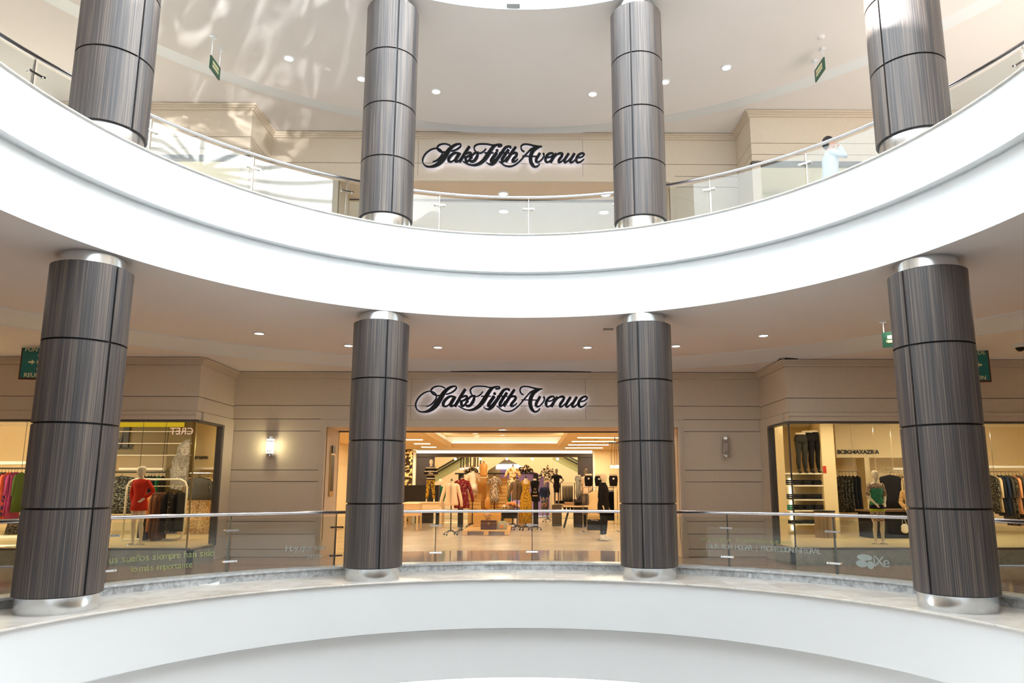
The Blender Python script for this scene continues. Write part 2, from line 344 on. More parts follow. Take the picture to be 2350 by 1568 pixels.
# ---------------------------------------------------------------- columns
def column(idx, az, z0, zw0, rows, ztop, zcap, label):
    x, y = (COLS[idx]); t = thing('round_column', label, 'column', (x, y, z0), 'zebra wood clad columns round the void')
    seam = az + 180
    MB().lathe([(.425, zw0), (.425, ztop)], (0,0), 32).build('core', 'seam', t, loc=(0,0,z0)).location = (0,0,0)
    for a, b in zip(rows[:-1], rows[1:]):
        for h in (0, 180):
            MB().arcbox(.40, .4475, a + .012 - z0, b - .012 - z0, seam + h + 1.6, seam + h + 178.4, (0,0), 28).build('veneer_panel', 'zebra', t, smooth='auto')
    MB().lathe([(.408, 0), (.412, .01), (.412, zw0 - z0)], (0,0), 40).build('base_band', 'steel', t, smooth='auto')
    if zcap: MB().lathe([(.36, ztop - z0), (.36, zcap - z0)], (0,0), 40).build('top_band', 'steel', t, smooth='auto')
COLS = [(-5.198, 8.442), (-2.215, 11.324), (2.108, 11.387), (5.21, 8.493)]
azs = [math.degrees(math.atan2(x - CX, y - CY)) for x, y in COLS]
pos = ('outer left', 'inner left', 'inner right', 'outer right')
for i in range(4):
    column(i, azs[i], .132, .31, [.31, 1.278, 2.247, 3.222, 4.17], 4.17, 4.32, pos[i] + ' of the four dark striped columns on the lower ledge, brushed steel foot and head')
    column(i, azs[i], 5.737, 5.955, [5.955, 6.945, 7.908, 8.895, 9.86], 9.86, 10.02, pos[i] + ' of the four striped columns rising from the upper white balcony')
# ---------------------------------------------------------------- balustrades
def balustrade(z0, zr, azl, label, dark):
    t = thing('glass_balustrade', label, 'railing', (CX, CY, z0)); zc = z0 + .131
    n = 140; pts = [(RR*math.sin(2*PI*k/n), RR*math.cos(2*PI*k/n), zr - z0) for k in range(n)]
    mb = MB(); rings = []
    for k in range(n):
        a = 2*PI*k/n; e = (math.sin(a), math.cos(a))
        rings.append([((RR + .028*math.cos(q))*e[0], (RR + .028*math.cos(q))*e[1], zr - z0 + .028*math.sin(q)) for q in [2*PI*j/10 for j in range(10)]])
    rings.append(rings[0]); mb.loft(rings, False); mb.build('handrail', 'rail', t, smooth=True)
    for a0, a1 in zip(azl[:-1], azl[1:]):
        MB().arcbox(RR - .006, RR + .006, zc - z0, zr - z0 - .07, a0 + .12, a1 - .12, (0,0), 10).build('glass_panel', 'glass' if dark else 'upglass', t, smooth='auto')
    for a in azl[:-1] if azl[-1] - azl[0] > 359 else azl:
        x, y = RR*math.sin(R(a)), RR*math.cos(R(a)); ca = -R(a)
        ex, ey = math.sin(R(a)), math.cos(R(a))
        # tapering fin behind the joint
        vs = []
        for z, w0, w1 in ((zc - z0, .03, .13), (zr - z0 - .02, .03, .05)):
            for q in (w0, w1):
                for s_ in (-.006, .006): vs.append((x + ex*q + ey*s_, y + ey*q - ex*s_, z))
        p = MB().add(vs, [(0,1,3,2),(4,6,7,5),(0,4,5,1),(2,3,7,6),(0,2,6,4),(1,5,7,3)]).build('post', 'fin' if dark else 'steel', t)
        for z in (zc - z0 + .16, zr - z0 - .24):
            c = MB(); c.box(-.09, .09, -.028, -.012, z-.014, z+.014)
            for sx in (-1, 1): c.tube([(sx*.09, -.04, z), (sx*.09, .03, z)], .016, 8)
            o = c.build('clamp', 'chrome', p); o.location = (x, y, 0); o.rotation_euler[2] = ca
balustrade(.132, 1.119, [-56.31, -41.66, -27.26, -12.64, 2.06, 16.62, 31.31, 45.79, 60.12, 74.45, 88.78, 103.1, 117.43, 131.76, 146.09, 160.41, 174.74, 189.07, 203.4, 217.72, 232.05, 246.38, 260.71, 275.03, 289.36, 303.69], 'curved glass balustrade with steel handrail on the lower ledge in front of the open shop', True)
balustrade(5.737, 6.975, [-70.23, -56.16, -42.09, -28.01, -13.23, 1.43, 16.32, 30.9, 45.48, 59.67, 73.86, 88.25, 102.64, 117.04, 131.43, 145.83, 160.22, 174.61, 189.01, 203.4, 217.8, 232.19, 246.58, 260.98, 275.37, 289.77], 'curved glass balustrade with steel handrail on the upper white balcony', False)
# ---------------------------------------------------------------- script sign
def catmull(pts, k=6):
    P = [pts[0]] + list(pts) + [pts[-1]]; out = []
    for i in range(1, len(P) - 2):
        a, b, c, d = P[i-1], P[i], P[i+1], P[i+2]
        for j in range(k):
            t = j / k; out.append(tuple(.5*((2*b[q]) + (-a[q]+c[q])*t + (2*a[q]-5*b[q]+4*c[q]-d[q])*t*t + (-a[q]+3*b[q]-3*c[q]+d[q])*t**3) for q in range(3)))
    out.append(pts[-1]); return out
def ribbon(mb, pts, y0, y1, grow=0, S=1):
    c = catmull(pts); n = len(c); L = []; Rr = []
    for i, (x, z, w) in enumerate(c):
        a, b = c[max(i-1, 0)], c[min(i+1, n-1)]; dx, dz = b[0]-a[0], b[1]-a[1]; l = math.hypot(dx, dz) or 1; h = w/2 + grow
        L.append((x - dz/l*h, z + dx/l*h)); Rr.append((x + dz/l*h, z - dx/l*h))
    b = len(mb.v)
    for (lx, lz), (rx, rz) in zip(L, Rr): mb.v += [(lx, y0, lz), (rx, y0, rz), (rx, y1, rz), (lx, y1, lz)]
    for i in range(n - 1):
        for j in range(4): q = (j+1) % 4; mb.f.append((b+4*i+j, b+4*i+q, b+4*i+4+q, b+4*i+4+j))
    mb.f.append((b, b+3, b+2, b+1)); e = b + 4*(n-1); mb.f.append((e, e+1, e+2, e+3))
B_, C_ = 1836, 3745
GL = {
'letter_s': [[(500,850,30),(640,790,40),(760,680,50),(830,560,45),(830,450,40),(760,370,45),(650,325,35),(540,330,35),(400,390,40),(250,520,45),(160,680,45),(140,800,50),(180,930,45),(280,1010,50),(420,1030,55),(560,1000,90),(700,920,130),(830,790,160),(930,640,160),(1010,500,150),(1090,370,130),(1180,270,100),(1290,190,80),(1400,150,55),(1480,150,45),(1510,190,45),(1480,260,50),(1400,330,50),(1300,385,45),(1160,430,40)],
 [(1130,220,40),(1050,175,40),(950,145,35),(850,150,40),(740,185,45),(670,250,50),(650,320,45),(700,400,50),(800,455,45),(920,465,40),(1030,455,35)]],
'letter_a': [[(1400,490,50),(1290,500,70),(1170,580,90),(1090,690,95),(1070,780,95),(1110,830,70),(1190,830,45),(1280,760,40),(1370,640,40),(1420,520,40)],[(1470,490,110),(1420,590,110),(1350,710,110),(1320,800,90),(1370,830,60),(1450,790,45),(1530,700,40)]],
'letter_k': [[(1820,240,90),(1720,400,95),(1600,610,100),(1460,850,100)],[(1700,540,40),(1790,485,60),(1860,490,70),(1880,540,70),(1820,600,70),(1740,640,60),(1640,660,40)],[(1690,680,90),(1690,760,90),(1720,820,80),(1780,800,60),(1860,700,50)]],
'letter_small_s': [[(1800,770,40),(1900,620,50),(2010,500,60),(2160,470,50)],[(2130,490,60),(2110,600,90),(2060,710,100),(1990,800,90),(1900,825,80),(1840,790,60),(1840,740,50),(1900,680,60),(1930,650,50)]],
'letter_f': [[(B_+x,z,w) for x,z,w in ((580,330,40),(510,420,40),(430,480,40),(340,500,35),(240,470,40),(165,370,50),(155,270,50),(220,190,45),(340,150,40),(480,145,40),(640,155,40),(780,185,40),(900,200,60))],
 [(B_+x,z,w) for x,z,w in ((1000,235,50),(1110,230,50),(1150,190,50),(1100,160,40),(1000,170,55),(900,210,80),(820,290,110),(740,410,125),(660,550,140),(570,690,140),(470,810,120),(350,900,100),(200,960,70),(60,960,45),(-80,920,40),(-200,850,35),(-250,815,30))],
 [(B_+x,z,w) for x,z,w in ((520,490,32),(690,492,35),(860,485,30))]],
'letter_i': [[(B_+x,z,w) for x,z,w in ((970,480,110),(890,600,110),(800,730,110),(770,810,100),(810,840,60),(880,790,45),(950,710,40))],[(B_+x,z,w) for x,z,w in ((930,405,40),(960,400,85),(1000,405,85),(1030,410,40))]],
'letter_small_f': [[(B_+x,z,w) for x,z,w in ((1455,310,60),(1470,260,60),(1400,240,60),(1290,280,80),(1200,400,100),(1100,560,105),(990,720,110),(900,850,105),(800,930,80),(690,920,40),(600,855,25))],[(B_+x,z,w) for x,z,w in ((1050,490,30),(1250,490,36),(1430,490,30))]],
'letter_t': [[(B_+x,z,w) for x,z,w in ((1400,360,90),(1320,480,95),(1220,640,100),(1160,760,100),(1180,830,70),(1260,780,40),(1340,650,35))]],
'letter_h': [[(B_+x,z,w) for x,z,w in ((1660,255,80),(1560,400,95),(1430,610,100),(1290,840,100))],[(B_+x,z,w) for x,z,w in ((1440,620,40),(1530,520,50),(1640,490,70),(1700,530,80),(1670,610,85),(1580,720,90),(1540,800,90),(1590,830,60),(1670,790,45),(1740,720,30))]],
'letter_capital_a': [[(B_+x,z,w) for x,z,w in ((1970,435,40),(1900,410,45),(1850,330,50),(1850,240,50),(1900,175,45),(2000,150,40),(2150,165,40),(2310,210,50),(2460,240,60),(2610,237,30))],
 [(B_+x,z,w) for x,z,w in ((2330,280,40),(2200,350,50),(2080,480,45),(1960,620,50),(1850,760,45),(1700,900,45),(1550,990,45),(1400,1010,45),(1250,970,40),(1130,880,35),(1050,815,25))],
 [(C_+x,z,w) for x,z,w in ((640,245,40),(560,260,90),(480,300,120),(400,370,120),(330,480,125),(290,600,130),(280,720,130),(300,850,120),(360,960,100),(440,1020,60),(530,1000,50),(590,940,45),(605,900,35))],[(C_+x,z,w) for x,z,w in ((-20,615,30),(200,615,30),(490,620,30))]],
'letter_v': [[(C_+x,z,w) for x,z,w in ((620,490,80),(570,580,90),(500,700,95),(480,790,90),(520,840,70),(600,820,45),(700,720,45),(760,620,45),(760,540,60),(730,500,55))]],
'letter_e': [[(C_+x,z,w) for x,z,w in ((880,660,40),(1000,640,40),(1090,570,50),(1090,510,50),(1020,495,60),(920,540,80),(840,650,90),(820,760,90),(860,840,60),(950,820,45),(1030,740,40))]],
'letter_n': [[(C_+x,z,w) for x,z,w in ((1200,500,70),(1130,620,90),(1040,770,100),(1000,860,95))],[(C_+x,z,w) for x,z,w in ((1100,700,40),(1230,550,50),(1350,500,70),(1430,530,80),(1400,620,85),(1320,730,90),(1290,810,80),(1320,850,60),(1400,810,45),(1480,730,40))]],
'letter_u': [[(C_+x,z,w) for x,z,w in ((1660,505,85),(1600,600,90),(1520,730,90),(1500,810,80),(1540,850,60),(1640,780,45),(1700,700,40))],[(C_+x,z,w) for x,z,w in ((1870,505,85),(1800,620,90),(1730,740,90),(1710,820,80),(1760,850,60),(1840,800,45),(1900,730,40))]],
'letter_final_e': [[(C_+x,z,w) for x,z,w in ((2000,670,40),(2120,640,40),(2210,570,50),(2200,510,50),(2120,500,60),(2010,570,80),(1940,680,90),(1930,780,90),(1980,850,60),(2080,830,45),(2160,770,40),(2210,720,25))]],
}
US = 0.0006767
def sign(zb, label):
    x0 = -2.394; zc = 3.537 + zb; t = thing('script_sign', label, 'sign', (x0, YW - .03, zc), 'backlit script signs')
    for ni, (nm, strokes) in enumerate(GL.items()):
        f, g, h = MB(), MB(), MB()
        for si, s in enumerate(strokes):
            d = ni*.0015 + si*.0005
            pts = [((x - 115)*US, (600 - z)*US, w*US*1.04) for x, z, w in s]
            ribbon(f, pts, -.13 - d, -.075 - d); ribbon(g, pts, -.074 - d, -.035, .007); ribbon(h, pts, -.034, -.032, -.004)
        p = f.build(nm, 'signblack', t); g.build('acrylic_back', 'signback', p); h.build('led_strip', 'signglow', p)
        for q in [p] : q.location = (0, .0, 0)
sign(0, 'lower black script sign on pale stone above the open shop, violet light behind its letters')
sign(H, 'upper black script sign on pale stone above the balcony, thick letters seen from below')
# ---------------------------------------------------------------- shop shells
def bx(name, x0, x1, y0, y1, z0, z1, m, label=None): return struct(MB().box(x0, x1, y0, y1, z0, z1).build(name, m), label)
SZ = 3.25
# centre shop
bx('floor_5', -14, 14, 16.0, 43, -.2, -.015, 'shopfloor')
bx('wall_shop_left', -7.2, -7.0, YW + 1.1, 32, 0, SZ, 'shopwall'); bx('wall_shop_right', 6.3, 6.5, YW + 1.1, 32, 0, SZ, 'shopwall')
bx('wall_shop_front_left', -7.0, OX0, YW + 1.1, YW + 1.15, 0, SZ, 'shopwall'); bx('wall_shop_front_right', OX1, 6.3, YW + 1.1, YW + 1.15, 0, SZ, 'shopwall')
bx('wall_shop_header', OX0, OX1, YW + 1.1, YW + 1.15, OZ + .02, SZ + .8, 'shopwall')
c0x, c1x, cy0, cy1 = -3.054, 1.489, 19.0, 30.4
cm = MB().box(-7, c0x, 17.3, 32, SZ, SZ + .2).box(c1x, 6.3, 17.3, 32, SZ, SZ + .2).box(c0x, c1x, 17.3, cy0, SZ, SZ + .2).box(c0x, c1x, cy1, 32, SZ, SZ + .2)
e = .28
cm.box(c0x - e - .05, c0x - e, cy0 - e, cy1 + e, SZ + .2, SZ + .55).box(c1x + e, c1x + e + .05, cy0 - e, cy1 + e, SZ + .2, SZ + .55)
cm.box(c0x - e, c1x + e, cy0 - e - .05, cy0 - e, SZ + .2, SZ + .55).box(c0x - e, c1x + e, cy1 + e, cy1 + e + .05, SZ + .2, SZ + .55)
cm.box(c0x - e - .1, c1x + e + .1, cy0 - e - .1, cy1 + e + .1, SZ + .55, SZ + .6)
struct(cm.build('ceiling_shop', 'shopceil'))
for q in ((c0x - e, c0x - e + .01, cy0 - e, cy1 + e), (c1x + e - .01, c1x + e, cy0 - e, cy1 + e), (c0x - e, c1x + e, cy1 + e - .01, cy1 + e)): bx('trim_cove', *q, SZ + .2, SZ + .5, 'white')
lt = MB().box(c0x - e + .02, c0x - .06, cy0, cy1, SZ + .201, SZ + .22).box(c1x + .06, c1x + e - .02, cy0, cy1, SZ + .201, SZ + .22).box(c0x, c1x, cy1 + .06, cy1 + e - .02, SZ + .201, SZ + .22)
tag(lt.build('cove_light_strip', 'cove_light'), 'warm light strip hidden in the ceiling recess of the open shop', 'light strip')
def lamp_area(x, y, z, p, c=(1,.84,.6), s=.5): light('shop_lamp', 'AREA', (x, y, z), p, c, s)
for x in (-4.6, -.8, 3.2):
    for y in (19.4, 23, 27, 30.6): lamp_area(x, y, SZ + (.52 if y > 19.4 and y < 30.5 and c0x < x < c1x else -.02), 68)
# portal at the back of the shop
Y2 = 32
zA, zB, zC = 3.237, 3.098, 2.937
xa, xb, xc, xd = -4.807, -3.997, 2.494, 3.154
bx('wall_portal_right', xd, 6.3, Y2, Y2 + .3, 0, SZ, 'shopwall'); bx('wall_portal_left', -7, -4.96, Y2 + .1, Y2 + .3, 0, SZ, 'shopwall')
bx('trim_40', xa, xd, Y2 + .25, Y2 + .3, zB - .02, SZ, 'cove_light'); 
bx('trim_41', xa, xd, Y2 - .02, Y2 + .2, zC, zB, mat('dark_fascia', (.06,.045,.03), .5)); bx('trim_42', xa, xd, Y2 - .0, Y2 + .3, zA, SZ + .02, 'shopceil')
dk = mat('dark_wood_panel', (.035,.022,.018), .5)
bx('wall_dark_left', xa, xb, Y2 + .05, Y2 + .25, 0, zC, dk); bx('wall_dark_right', xc, xd, Y2 + .05, Y2 + .25, 0, zC, dk)
bx('trim_43', xd, xd + .09, Y2 - .12, Y2 + .02, 0, zA, 'shopwhite'); bx('trim_44', xa - .14, xa - .0, Y2 - .12, Y2, 0, zA, 'shopwhite')
tag(MB().box(-5.278, -4.911, 31.6, 31.75, 0, 3.285).build('patterned_screen', spots('leaf_screen', (.04,.02,.01), [(.75,.55,.22)], 9, .5), loc=(-6.2, 31.7, 0)), 'tall brown and gold mottled screen left of the dark shop wall', 'screen')
# escalator hall behind
Y3 = 38
bx('wall_hall', -9, 8, 41, 41.2, 0, 6.5, mat('hall_wall', (.62,.52,.34), .8)); bx('wall_hall_left', -9.2, -9, 32.2, 41, 0, 6.5, 'shopwall'); bx('wall_hall_right', 8, 8.2, 32.2, 41, 0, 6.5, 'shopwall')
bx('ceiling_hall', -9, 8, 32.3, 41, 6.4, 6.5, 'shopceil')
bx('wall_over_portal', -9, 8, Y2 + .3, Y2 + .4, zC, 6.5, 'shopwall')
light('hall_lamp', 'AREA', (-2, 36, 6.3), 420, (1,.88,.66), 3); light('hall_lamp', 'AREA', (3, 36, 6.3), 420, (1,.88,.66), 3)
bx('window_7', -1.328, 1.489, 40.9, 40.95, 0, 2.631, mat('lilac_wall_glow', (.40,.27,.52), .5, emit=(.45,.30,.75), es=.10))  # lilac back wall with a faint glow put into its colour
bx('window_6', -1.595, 0.006, 40.8, 40.85, 2.631, 2.924, emis('bright_roof_light', (1,.97,.9), 1.3))
def escalator(name, pts_top, pts_bot, Y, label):
    """solid cream balustrade wedge with a glass panel above and a pair of dark handrails"""
    (xt, _, zt), (xb_, _, zb_) = pts_top, pts_bot; t = thing(name, label, 'escalator', (xb_, Y, 0))
    dx = xt - xb_; q = lambda x, z: (x - xb_, z)
    MB().prism([q(xb_, 0), q(xb_, zb_ - .62), q(xt, zt - .62), q(xt, 0)], -.2, .2).build('side_panel', mat('escalator_panel', (.60,.52,.36), .5), t)
    MB().prism([q(xb_, zb_ - .62), q(xb_, zb_), q(xt, zt), q(xt, zt - .62)], -.02, .0).build('glass_panel', mat('green_glass', (.30,.33,.18), .15), t)
    for d in (0, -.16): MB().tube([(0, -.1, zb_ + d), (dx, -.1, zt + d)], .035, 6).build('handrail', 'black', t)
escalator('escalator', (-2.776, 37.0, 3.507), (-4.682, 37.0, 2.387), 37, 'escalator rising to the right behind the striped jumper mannequin')
escalator('escalator', (1.546, 37.5, 3.648), (3.013, 37.5, 2.891), 37.5, 'escalator rising to the left behind the mannequin with hands on hips')
struct(MB().prism([(-1.982, 0), (-1.982, 2.506), (-0.964, 3.189), (-0.964, 6.3), (-8.9, 6.3), (-8.9, 0)], 39.4, 39.5).build('wall_stair_left', mat('stair_wall', (.60,.50,.32), .8)))
struct(MB().prism([(-0.958, 3.18), (1.435, 2.026), (1.435, 0), (7.9, 0), (7.9, 6.3), (-0.959, 6.3)], 39.2, 39.3).build('wall_stair_right', mat('stair_wall_2', (.60,.50,.32), .8)))
# ---------------------------------------------------------------- display window boxes left and right
for i, (s, xe, yf, zt) in enumerate(((-1, XL, YL, 2.858), (1, XR, YR, 2.852))):
    xo = xe + s*9.4; a, b = min(xe, xo), max(xe, xo)
    bx('wall_plinth_%d' % i, a, b, yf, yf + .3, 0, .30, 'greenstone'); bx('wall_plinth_return_%d' % i, min(xe, xe + s*.3), max(xe, xe + s*.3), yf + .01, YW - .02, 0, .30, 'greenstone')
    bx('floor_display_%d' % i, a + (.02 if s < 0 else 0), b - (.02 if s > 0 else 0) , yf + .05, 21, .28, .335, mat('display_floor_%d' % i, (.66,.52,.30), .3))
    bx('window_sill_%d' % i, a - .01, b + .01, yf - .015, yf + .12, .30, .335, 'frame')
    bx('window_head_%d' % i, a - .01, b + .01, yf - .02, yf + .14, zt, zt + .045, 'frame'); bx('trim_%d' % (50 + i), a, b, yf - .03, yf + .2, zt + .045, 3.0, 'stone'); bx('trim_%d' % (54 + i), a, b, yf - .06, yf + .2, 3.0, 3.074, 'stone')
    rx = (xe - .1, xe + .03) if s < 0 else (xe - .03, xe + .1)
    bx('window_head_return_%d' % i, *rx, yf, 15.62, zt, zt + .045, 'frame'); bx('trim_%d' % (52 + i), rx[0] - .002, rx[1] + .002, yf + .21, YW - .02, zt + .045, 3.072, 'stone')
    bx('trim_%d' % (56 + i), rx[0], rx[1], 15.72, YW - .01, 0, 3.0, 'stone'); bx('window_jamb_%d' % i, rx[0], rx[1], 15.62, 15.72, .3, zt, 'frame')
    bx('trim_%d' % (60 + i), xe - .04 + (-.04 if s < 0 else .04), xe + .04 + (-.04 if s < 0 else .04), 15.75, 15.83, 0, 3.05, 'stone')
    o = struct(MB().box(a, b, yf + .03, yf + .042, .335, zt).build('window_%d' % (i + 1), 'shopglass'), 'large front shop window pane')
    o = struct(MB().box(xe + s*.03, xe + s*.042, yf + .04, 15.62, .335, zt).build('window_%d' % (i + 3), 'shopglass'))
    bx('trim_%d' % (64 + i), xe + s*.02 - .012, xe + s*.02 + .012, yf + .02, yf + .05, .335, zt, 'brass' if s < 0 else 'frame')
    bx('ceiling_display_%d' % i, a + (.0 if s < 0 else .03), b - (.03 if s < 0 else 0), yf + .26, 21, 3.3, 3.35, 'shopwhite'); bx('wall_display_end_%d' % i, xe + s*.13 - .02, xe + s*.13 + .02, 15.8, 21, .3, 3.3, 'shopwall')
    bx('wall_display_back_%d' % i, a + (.0 if s < 0 else .03), b - (.03 if s < 0 else 0), 20.6, 20.8, .3, 3.3, 'shopwall'); bx('wall_display_far_%d' % i, xo - .1, xo, yf + .1, 20.6, .3, 3.3, 'shopwall')
    for k in range(5):
        light('window_lamp', 'AREA', (xe + s*(1.1 + 1.5*k), yf + 1.3, 3.27), 18, (1,.86,.6), .5); light('window_lamp', 'AREA', (xe + s*(1.1 + 1.5*k), yf + 2.9, 3.27), 18, (1,.86,.6), .5)
# upper shop behind the balcony
bx('wall_upper_shop_back', -8, 8, 26, 26.2, H, H + 3.4, 'shopwhite'); bx('ceiling_upper_shop', -8, 8, YW + 1.1, 26, H + 2.95, H + 3.0, mat('upper_shop_ceiling', (.74,.76,.78), .7)); bx('wall_upper_shop_left', -8.1, -8, YW + 1.1, 26, H, H + 3.4, 'shopwall'); bx('wall_upper_shop_right', 8, 8.1, YW + 1.1, 26, H, H + 3.4, 'shopwall')
for i, (s, xe, yf) in enumerate(((-1, -6.11, 14.951), (1, 5.34, 15.107))):
    xo = xe + s*9.4; a, b = min(xe, xo), max(xe, xo)
    bx('wall_upper_plinth_%d' % i, a, b, yf, yf + .3, H, H + .30, 'greenstone'); struct(MB().box(a, b, yf + .03, yf + .042, H + .3, H + 2.86).build('window_%d' % (i + 12), 'shopglass')); bx('window_upper_head_%d' % i, a, b, yf - .02, yf + .14, H + 2.86, H + 2.95, 'frame')
    bx('wall_upper_display_%d' % i, a + (.0 if s < 0 else .05), b - (.05 if s < 0 else 0), yf + 2.4, yf + 2.5, H, H + 3.3, 'shopwhite'); bx('ceiling_upper_display_%d' % i, a + (.0 if s < 0 else .03), b - (.03 if s < 0 else 0), yf + .26, yf + 2.4, H + 3.2, H + 3.3, 'shopwhite'); bx('wall_upper_return_%d' % i, min(xe, xe + s*.2), max(xe, xe + s*.2), yf + .02, YW, H, H + 2.95, 'stone')
    light('upper_window_lamp', 'AREA', (xe + s*2.2, yf + 1.2, H + 3.15), 30, (1,.92,.8), .6)
for x in (-3, 0, 3): light('upper_shop_lamp', 'AREA', (x, 20, H + 2.9), 55, (1,.97,.93), .8)
# ---------------------------------------------------------------- round downlights
def downlight(x, y, z, r, label, group, warm=False):
    t = thing('downlight', label, 'ceiling light', (x, y, z), group)
    MB().lathe([(r*1.3, .012), (r*1.3, -.012), (r, -.016), (r*.92, .004)], (0,0), 24, cap=False).build('trim_ring', 'white', t, smooth=True)
    MB().lathe([(0.0001, -.004), (r*.95, -.004)], (0,0), 24, cap=False).build('bulb_disc', 'warmlamp' if warm else 'lamp', t)
dl = lambda L, z: [(G_, z) for G_ in L]
LOWD = [(-4.735, 12.662), (-3.372, 13.754), (-1.616, 13.905), (1.391, 13.866), (3.142, 13.712), (4.566, 12.727)]
UPD = [(-4.61, 12.924), (-3.316, 13.623), (-1.808, 14.083), (1.598, 14.148), (3.088, 13.664), (4.245, 13.135)]
for k in range(24):
    q = pol(8.1, k*15 + 5); 
    if q[1] > -6: light('walkway_lamp', 'AREA', (*q, 4.30), 6, (1,.92,.84), .22)
ords = ('first', 'second', 'third', 'fourth', 'fifth', 'sixth', 'seventh', 'eighth', 'ninth')
for i, (x, y) in enumerate(LOWD): downlight(x, y, 4.32, .085, 'round recessed light under the balcony, %s of six from the left' % ords[i], 'recessed lights under the balcony')
for i, (x, y) in enumerate(UPD): downlight(x, y, 10.02, .085, 'round recessed light in the top ceiling, %s of six from the left' % ords[i], 'recessed lights in the top ceiling')
for (x, y, z), lb in (((-0.403, 16.726, 2.9), 'round light in the beige soffit over the lower shop entrance'), ((-0.434, 16.859, 8.89), 'round light in the beige soffit over the upper entrance')): downlight(x, y, z, .11, lb, None, True)
for i, (x, y) in enumerate([[-1.969, 29.441], [-1.997, 30.766], [0.269, 30.846], [-0.857, 30.213]]): downlight(x, y, SZ + .545, .12, ('nearest left', 'farther left', 'right', 'middle')[i] + ' round light up in the recessed ceiling of the open shop', None, True)
for i, (x, y, z) in enumerate(((-0.463, 18.115, 8.94), (2.262, 18.144, 8.94), (2.166, 16.855, 8.89))): downlight(x, y, z, .12, ('round light seen through the upper glass below the soffit light', 'round light seen through the upper glass beside the inner right column', 'round light touching the upper handrail beside the inner right column')[i], None)
# small round smoke detector covers
for x, y, z, lb in ((*(-3.927, 13.287, 10.02), 'small pale smoke detector on the top ceiling left of the inner left column'), (*(5.775, 12.133, 10.02), 'small pale smoke detector on the top ceiling above the right exit sign')):
    t = tag(MB().lathe([(.07, .0), (.07, -.02), (.045, -.03), (.045, -.045), (.0001, -.05)], (0,0), 16, cap=False).build('smoke_detector', 'ceil', smooth='auto', loc=(0,0,0)), lb, 'smoke detector'); t.location = (x, y, z)
x, y, z = (1.625, 12.225, 4.32); t = tag(MB().box(-.09, .09, -.05, .05, -.02, 0).build('ceiling_vent', mat('grey_vent', (.35,.33,.32), .5), bevel=.005), 'small grey vent under the balcony left of the inner right column', 'vent'); t.location = (x, y, z)
# ---------------------------------------------------------------- exit signs, meeting point signs, camera, floodlight
green = mat('exit_green', (.02,.11,.06), .4); cream = mat('sign_cream', (.85,.85,.55), .5)
def exit_sign(a, b, zc, zs, label, txt):
    """plate hung on two rods from a to b (x,y)"""
    t = thing('exit_sign', label, 'sign', (*a, zc)); dx, dy = b[0]-a[0], b[1]-a[1]; L = math.hypot(dx, dy); rz = math.atan2(dy, dx)
    p = MB().box(-.03, L + .03, -.012, .012, zs - zc, zs - zc + .26).build('sign_plate', green, t); p.rotation_euler[2] = rz
    MB().box(.05, L - .05, -.016, -.012, zs - zc + .07, zs - zc + .12).box(.05, L - .05, -.016, -.012, zs - zc + .14, zs - zc + .20).build('sign_arrow', cream, p)
    for k in (.0, L):
        r_ = MB().tube([(k, 0, 0), (k, 0, zs - zc + .26)], .008, 6).build('rod', 'white', t); r_.rotation_euler[2] = rz
        MB().box(k - .05, k + .05, -.04, .04, -.035, 0).build('ceiling_plate', 'white', r_)
    return p
exit_sign((-5.834, 12.262), (-5.84, 12.626), 10.02, 9.363, 'green evacuation sign hanging on two rods from the top ceiling at left', '')
exit_sign((5.966, 12.893), (5.959, 12.495), 10.02, 9.565, 'green evacuation sign hanging on two rods from the top ceiling at right', '')
p = exit_sign((6.231, 11.606), (6.418, 11.478), 4.32, 3.865, 'green evacuation sign hanging beside the outer right column under the balcony', '')
text_mesh('RUTA DE', .07, cream, 'lettering', p, Vector(p.location) + Vector((.17, -.02, -.36)), ext=.001)
teal = mat('sign_teal', (.02,.20,.20), .4)
def meeting(cx, cy, cz, w, h, label, ang):
    t = thing('meeting_point_sign', label, 'sign', (cx, cy, cz), None, ang)
    MB().box(-w/2, w/2, -.03, .03, -h/2, h/2).build('wooden_frame', mat('sign_frame', (.10,.035,.02), .4), t, bevel=.01)
    MB().box(-w/2 + .035, w/2 - .035, -.04, -.03, -h/2 + .035, h/2 - .035).build('teal_face', teal, t)
    for tx, z in (('PUNTO DE', h*.36), ('REUNION', -h*.38)):
        o = text_mesh(tx, .115, cream, 'lettering', None, (0, 0, 0), ext=.002, bold=.002); o.parent = t; o.location = (0, -.044, z)
    m = MB().lathe([(.0001, 0), (.05, 0)], (0,0), 20, cap=False); m.v = [(x, -.046, y) for x, y, z in m.v]
    for q in range(4):
        c, s_ = math.cos(q*PI/2), math.sin(q*PI/2)
        poly = [(-.018, .20), (.018, .20), (.018, .14), (.05, .14), (0, .08), (-.05, .14), (-.018, .14)]
        m.prism([(x*c - z*s_, x*s_ + z*c) for x, z in poly], -.047, -.041)
    m.build('arrows', cream, t)
    MB().tube([(0, 0, h/2), (0, 0, 4.19 - cz)], .012, 6).build('rod', 'white', t)
sgl = (-9.594, 13.5, 3.574); sgt = (-9.642, 13.5, 4.251)
meeting(sgl[0] + .36, 13.5, (sgl[2] + sgt[2]) / 2, .72, abs(sgt[2] - sgl[2]) , 'teal meeting point sign half hidden left of the outer left column', .1)
sgl = (9.226, 13.5, 3.563); sgt = (9.264, 13.5, 4.24)
meeting(sgl[0] - .36, 13.5, (sgl[2] + sgt[2]) / 2, .72, abs(sgt[2] - sgl[2]), 'teal meeting point sign half hidden right of the outer right column', -.1)
x, y, z = (9.417, 12.833, 4.19); t = thing('dome_camera', 'white dome security camera on the ceiling at the right edge', 'camera', (x, y, z))
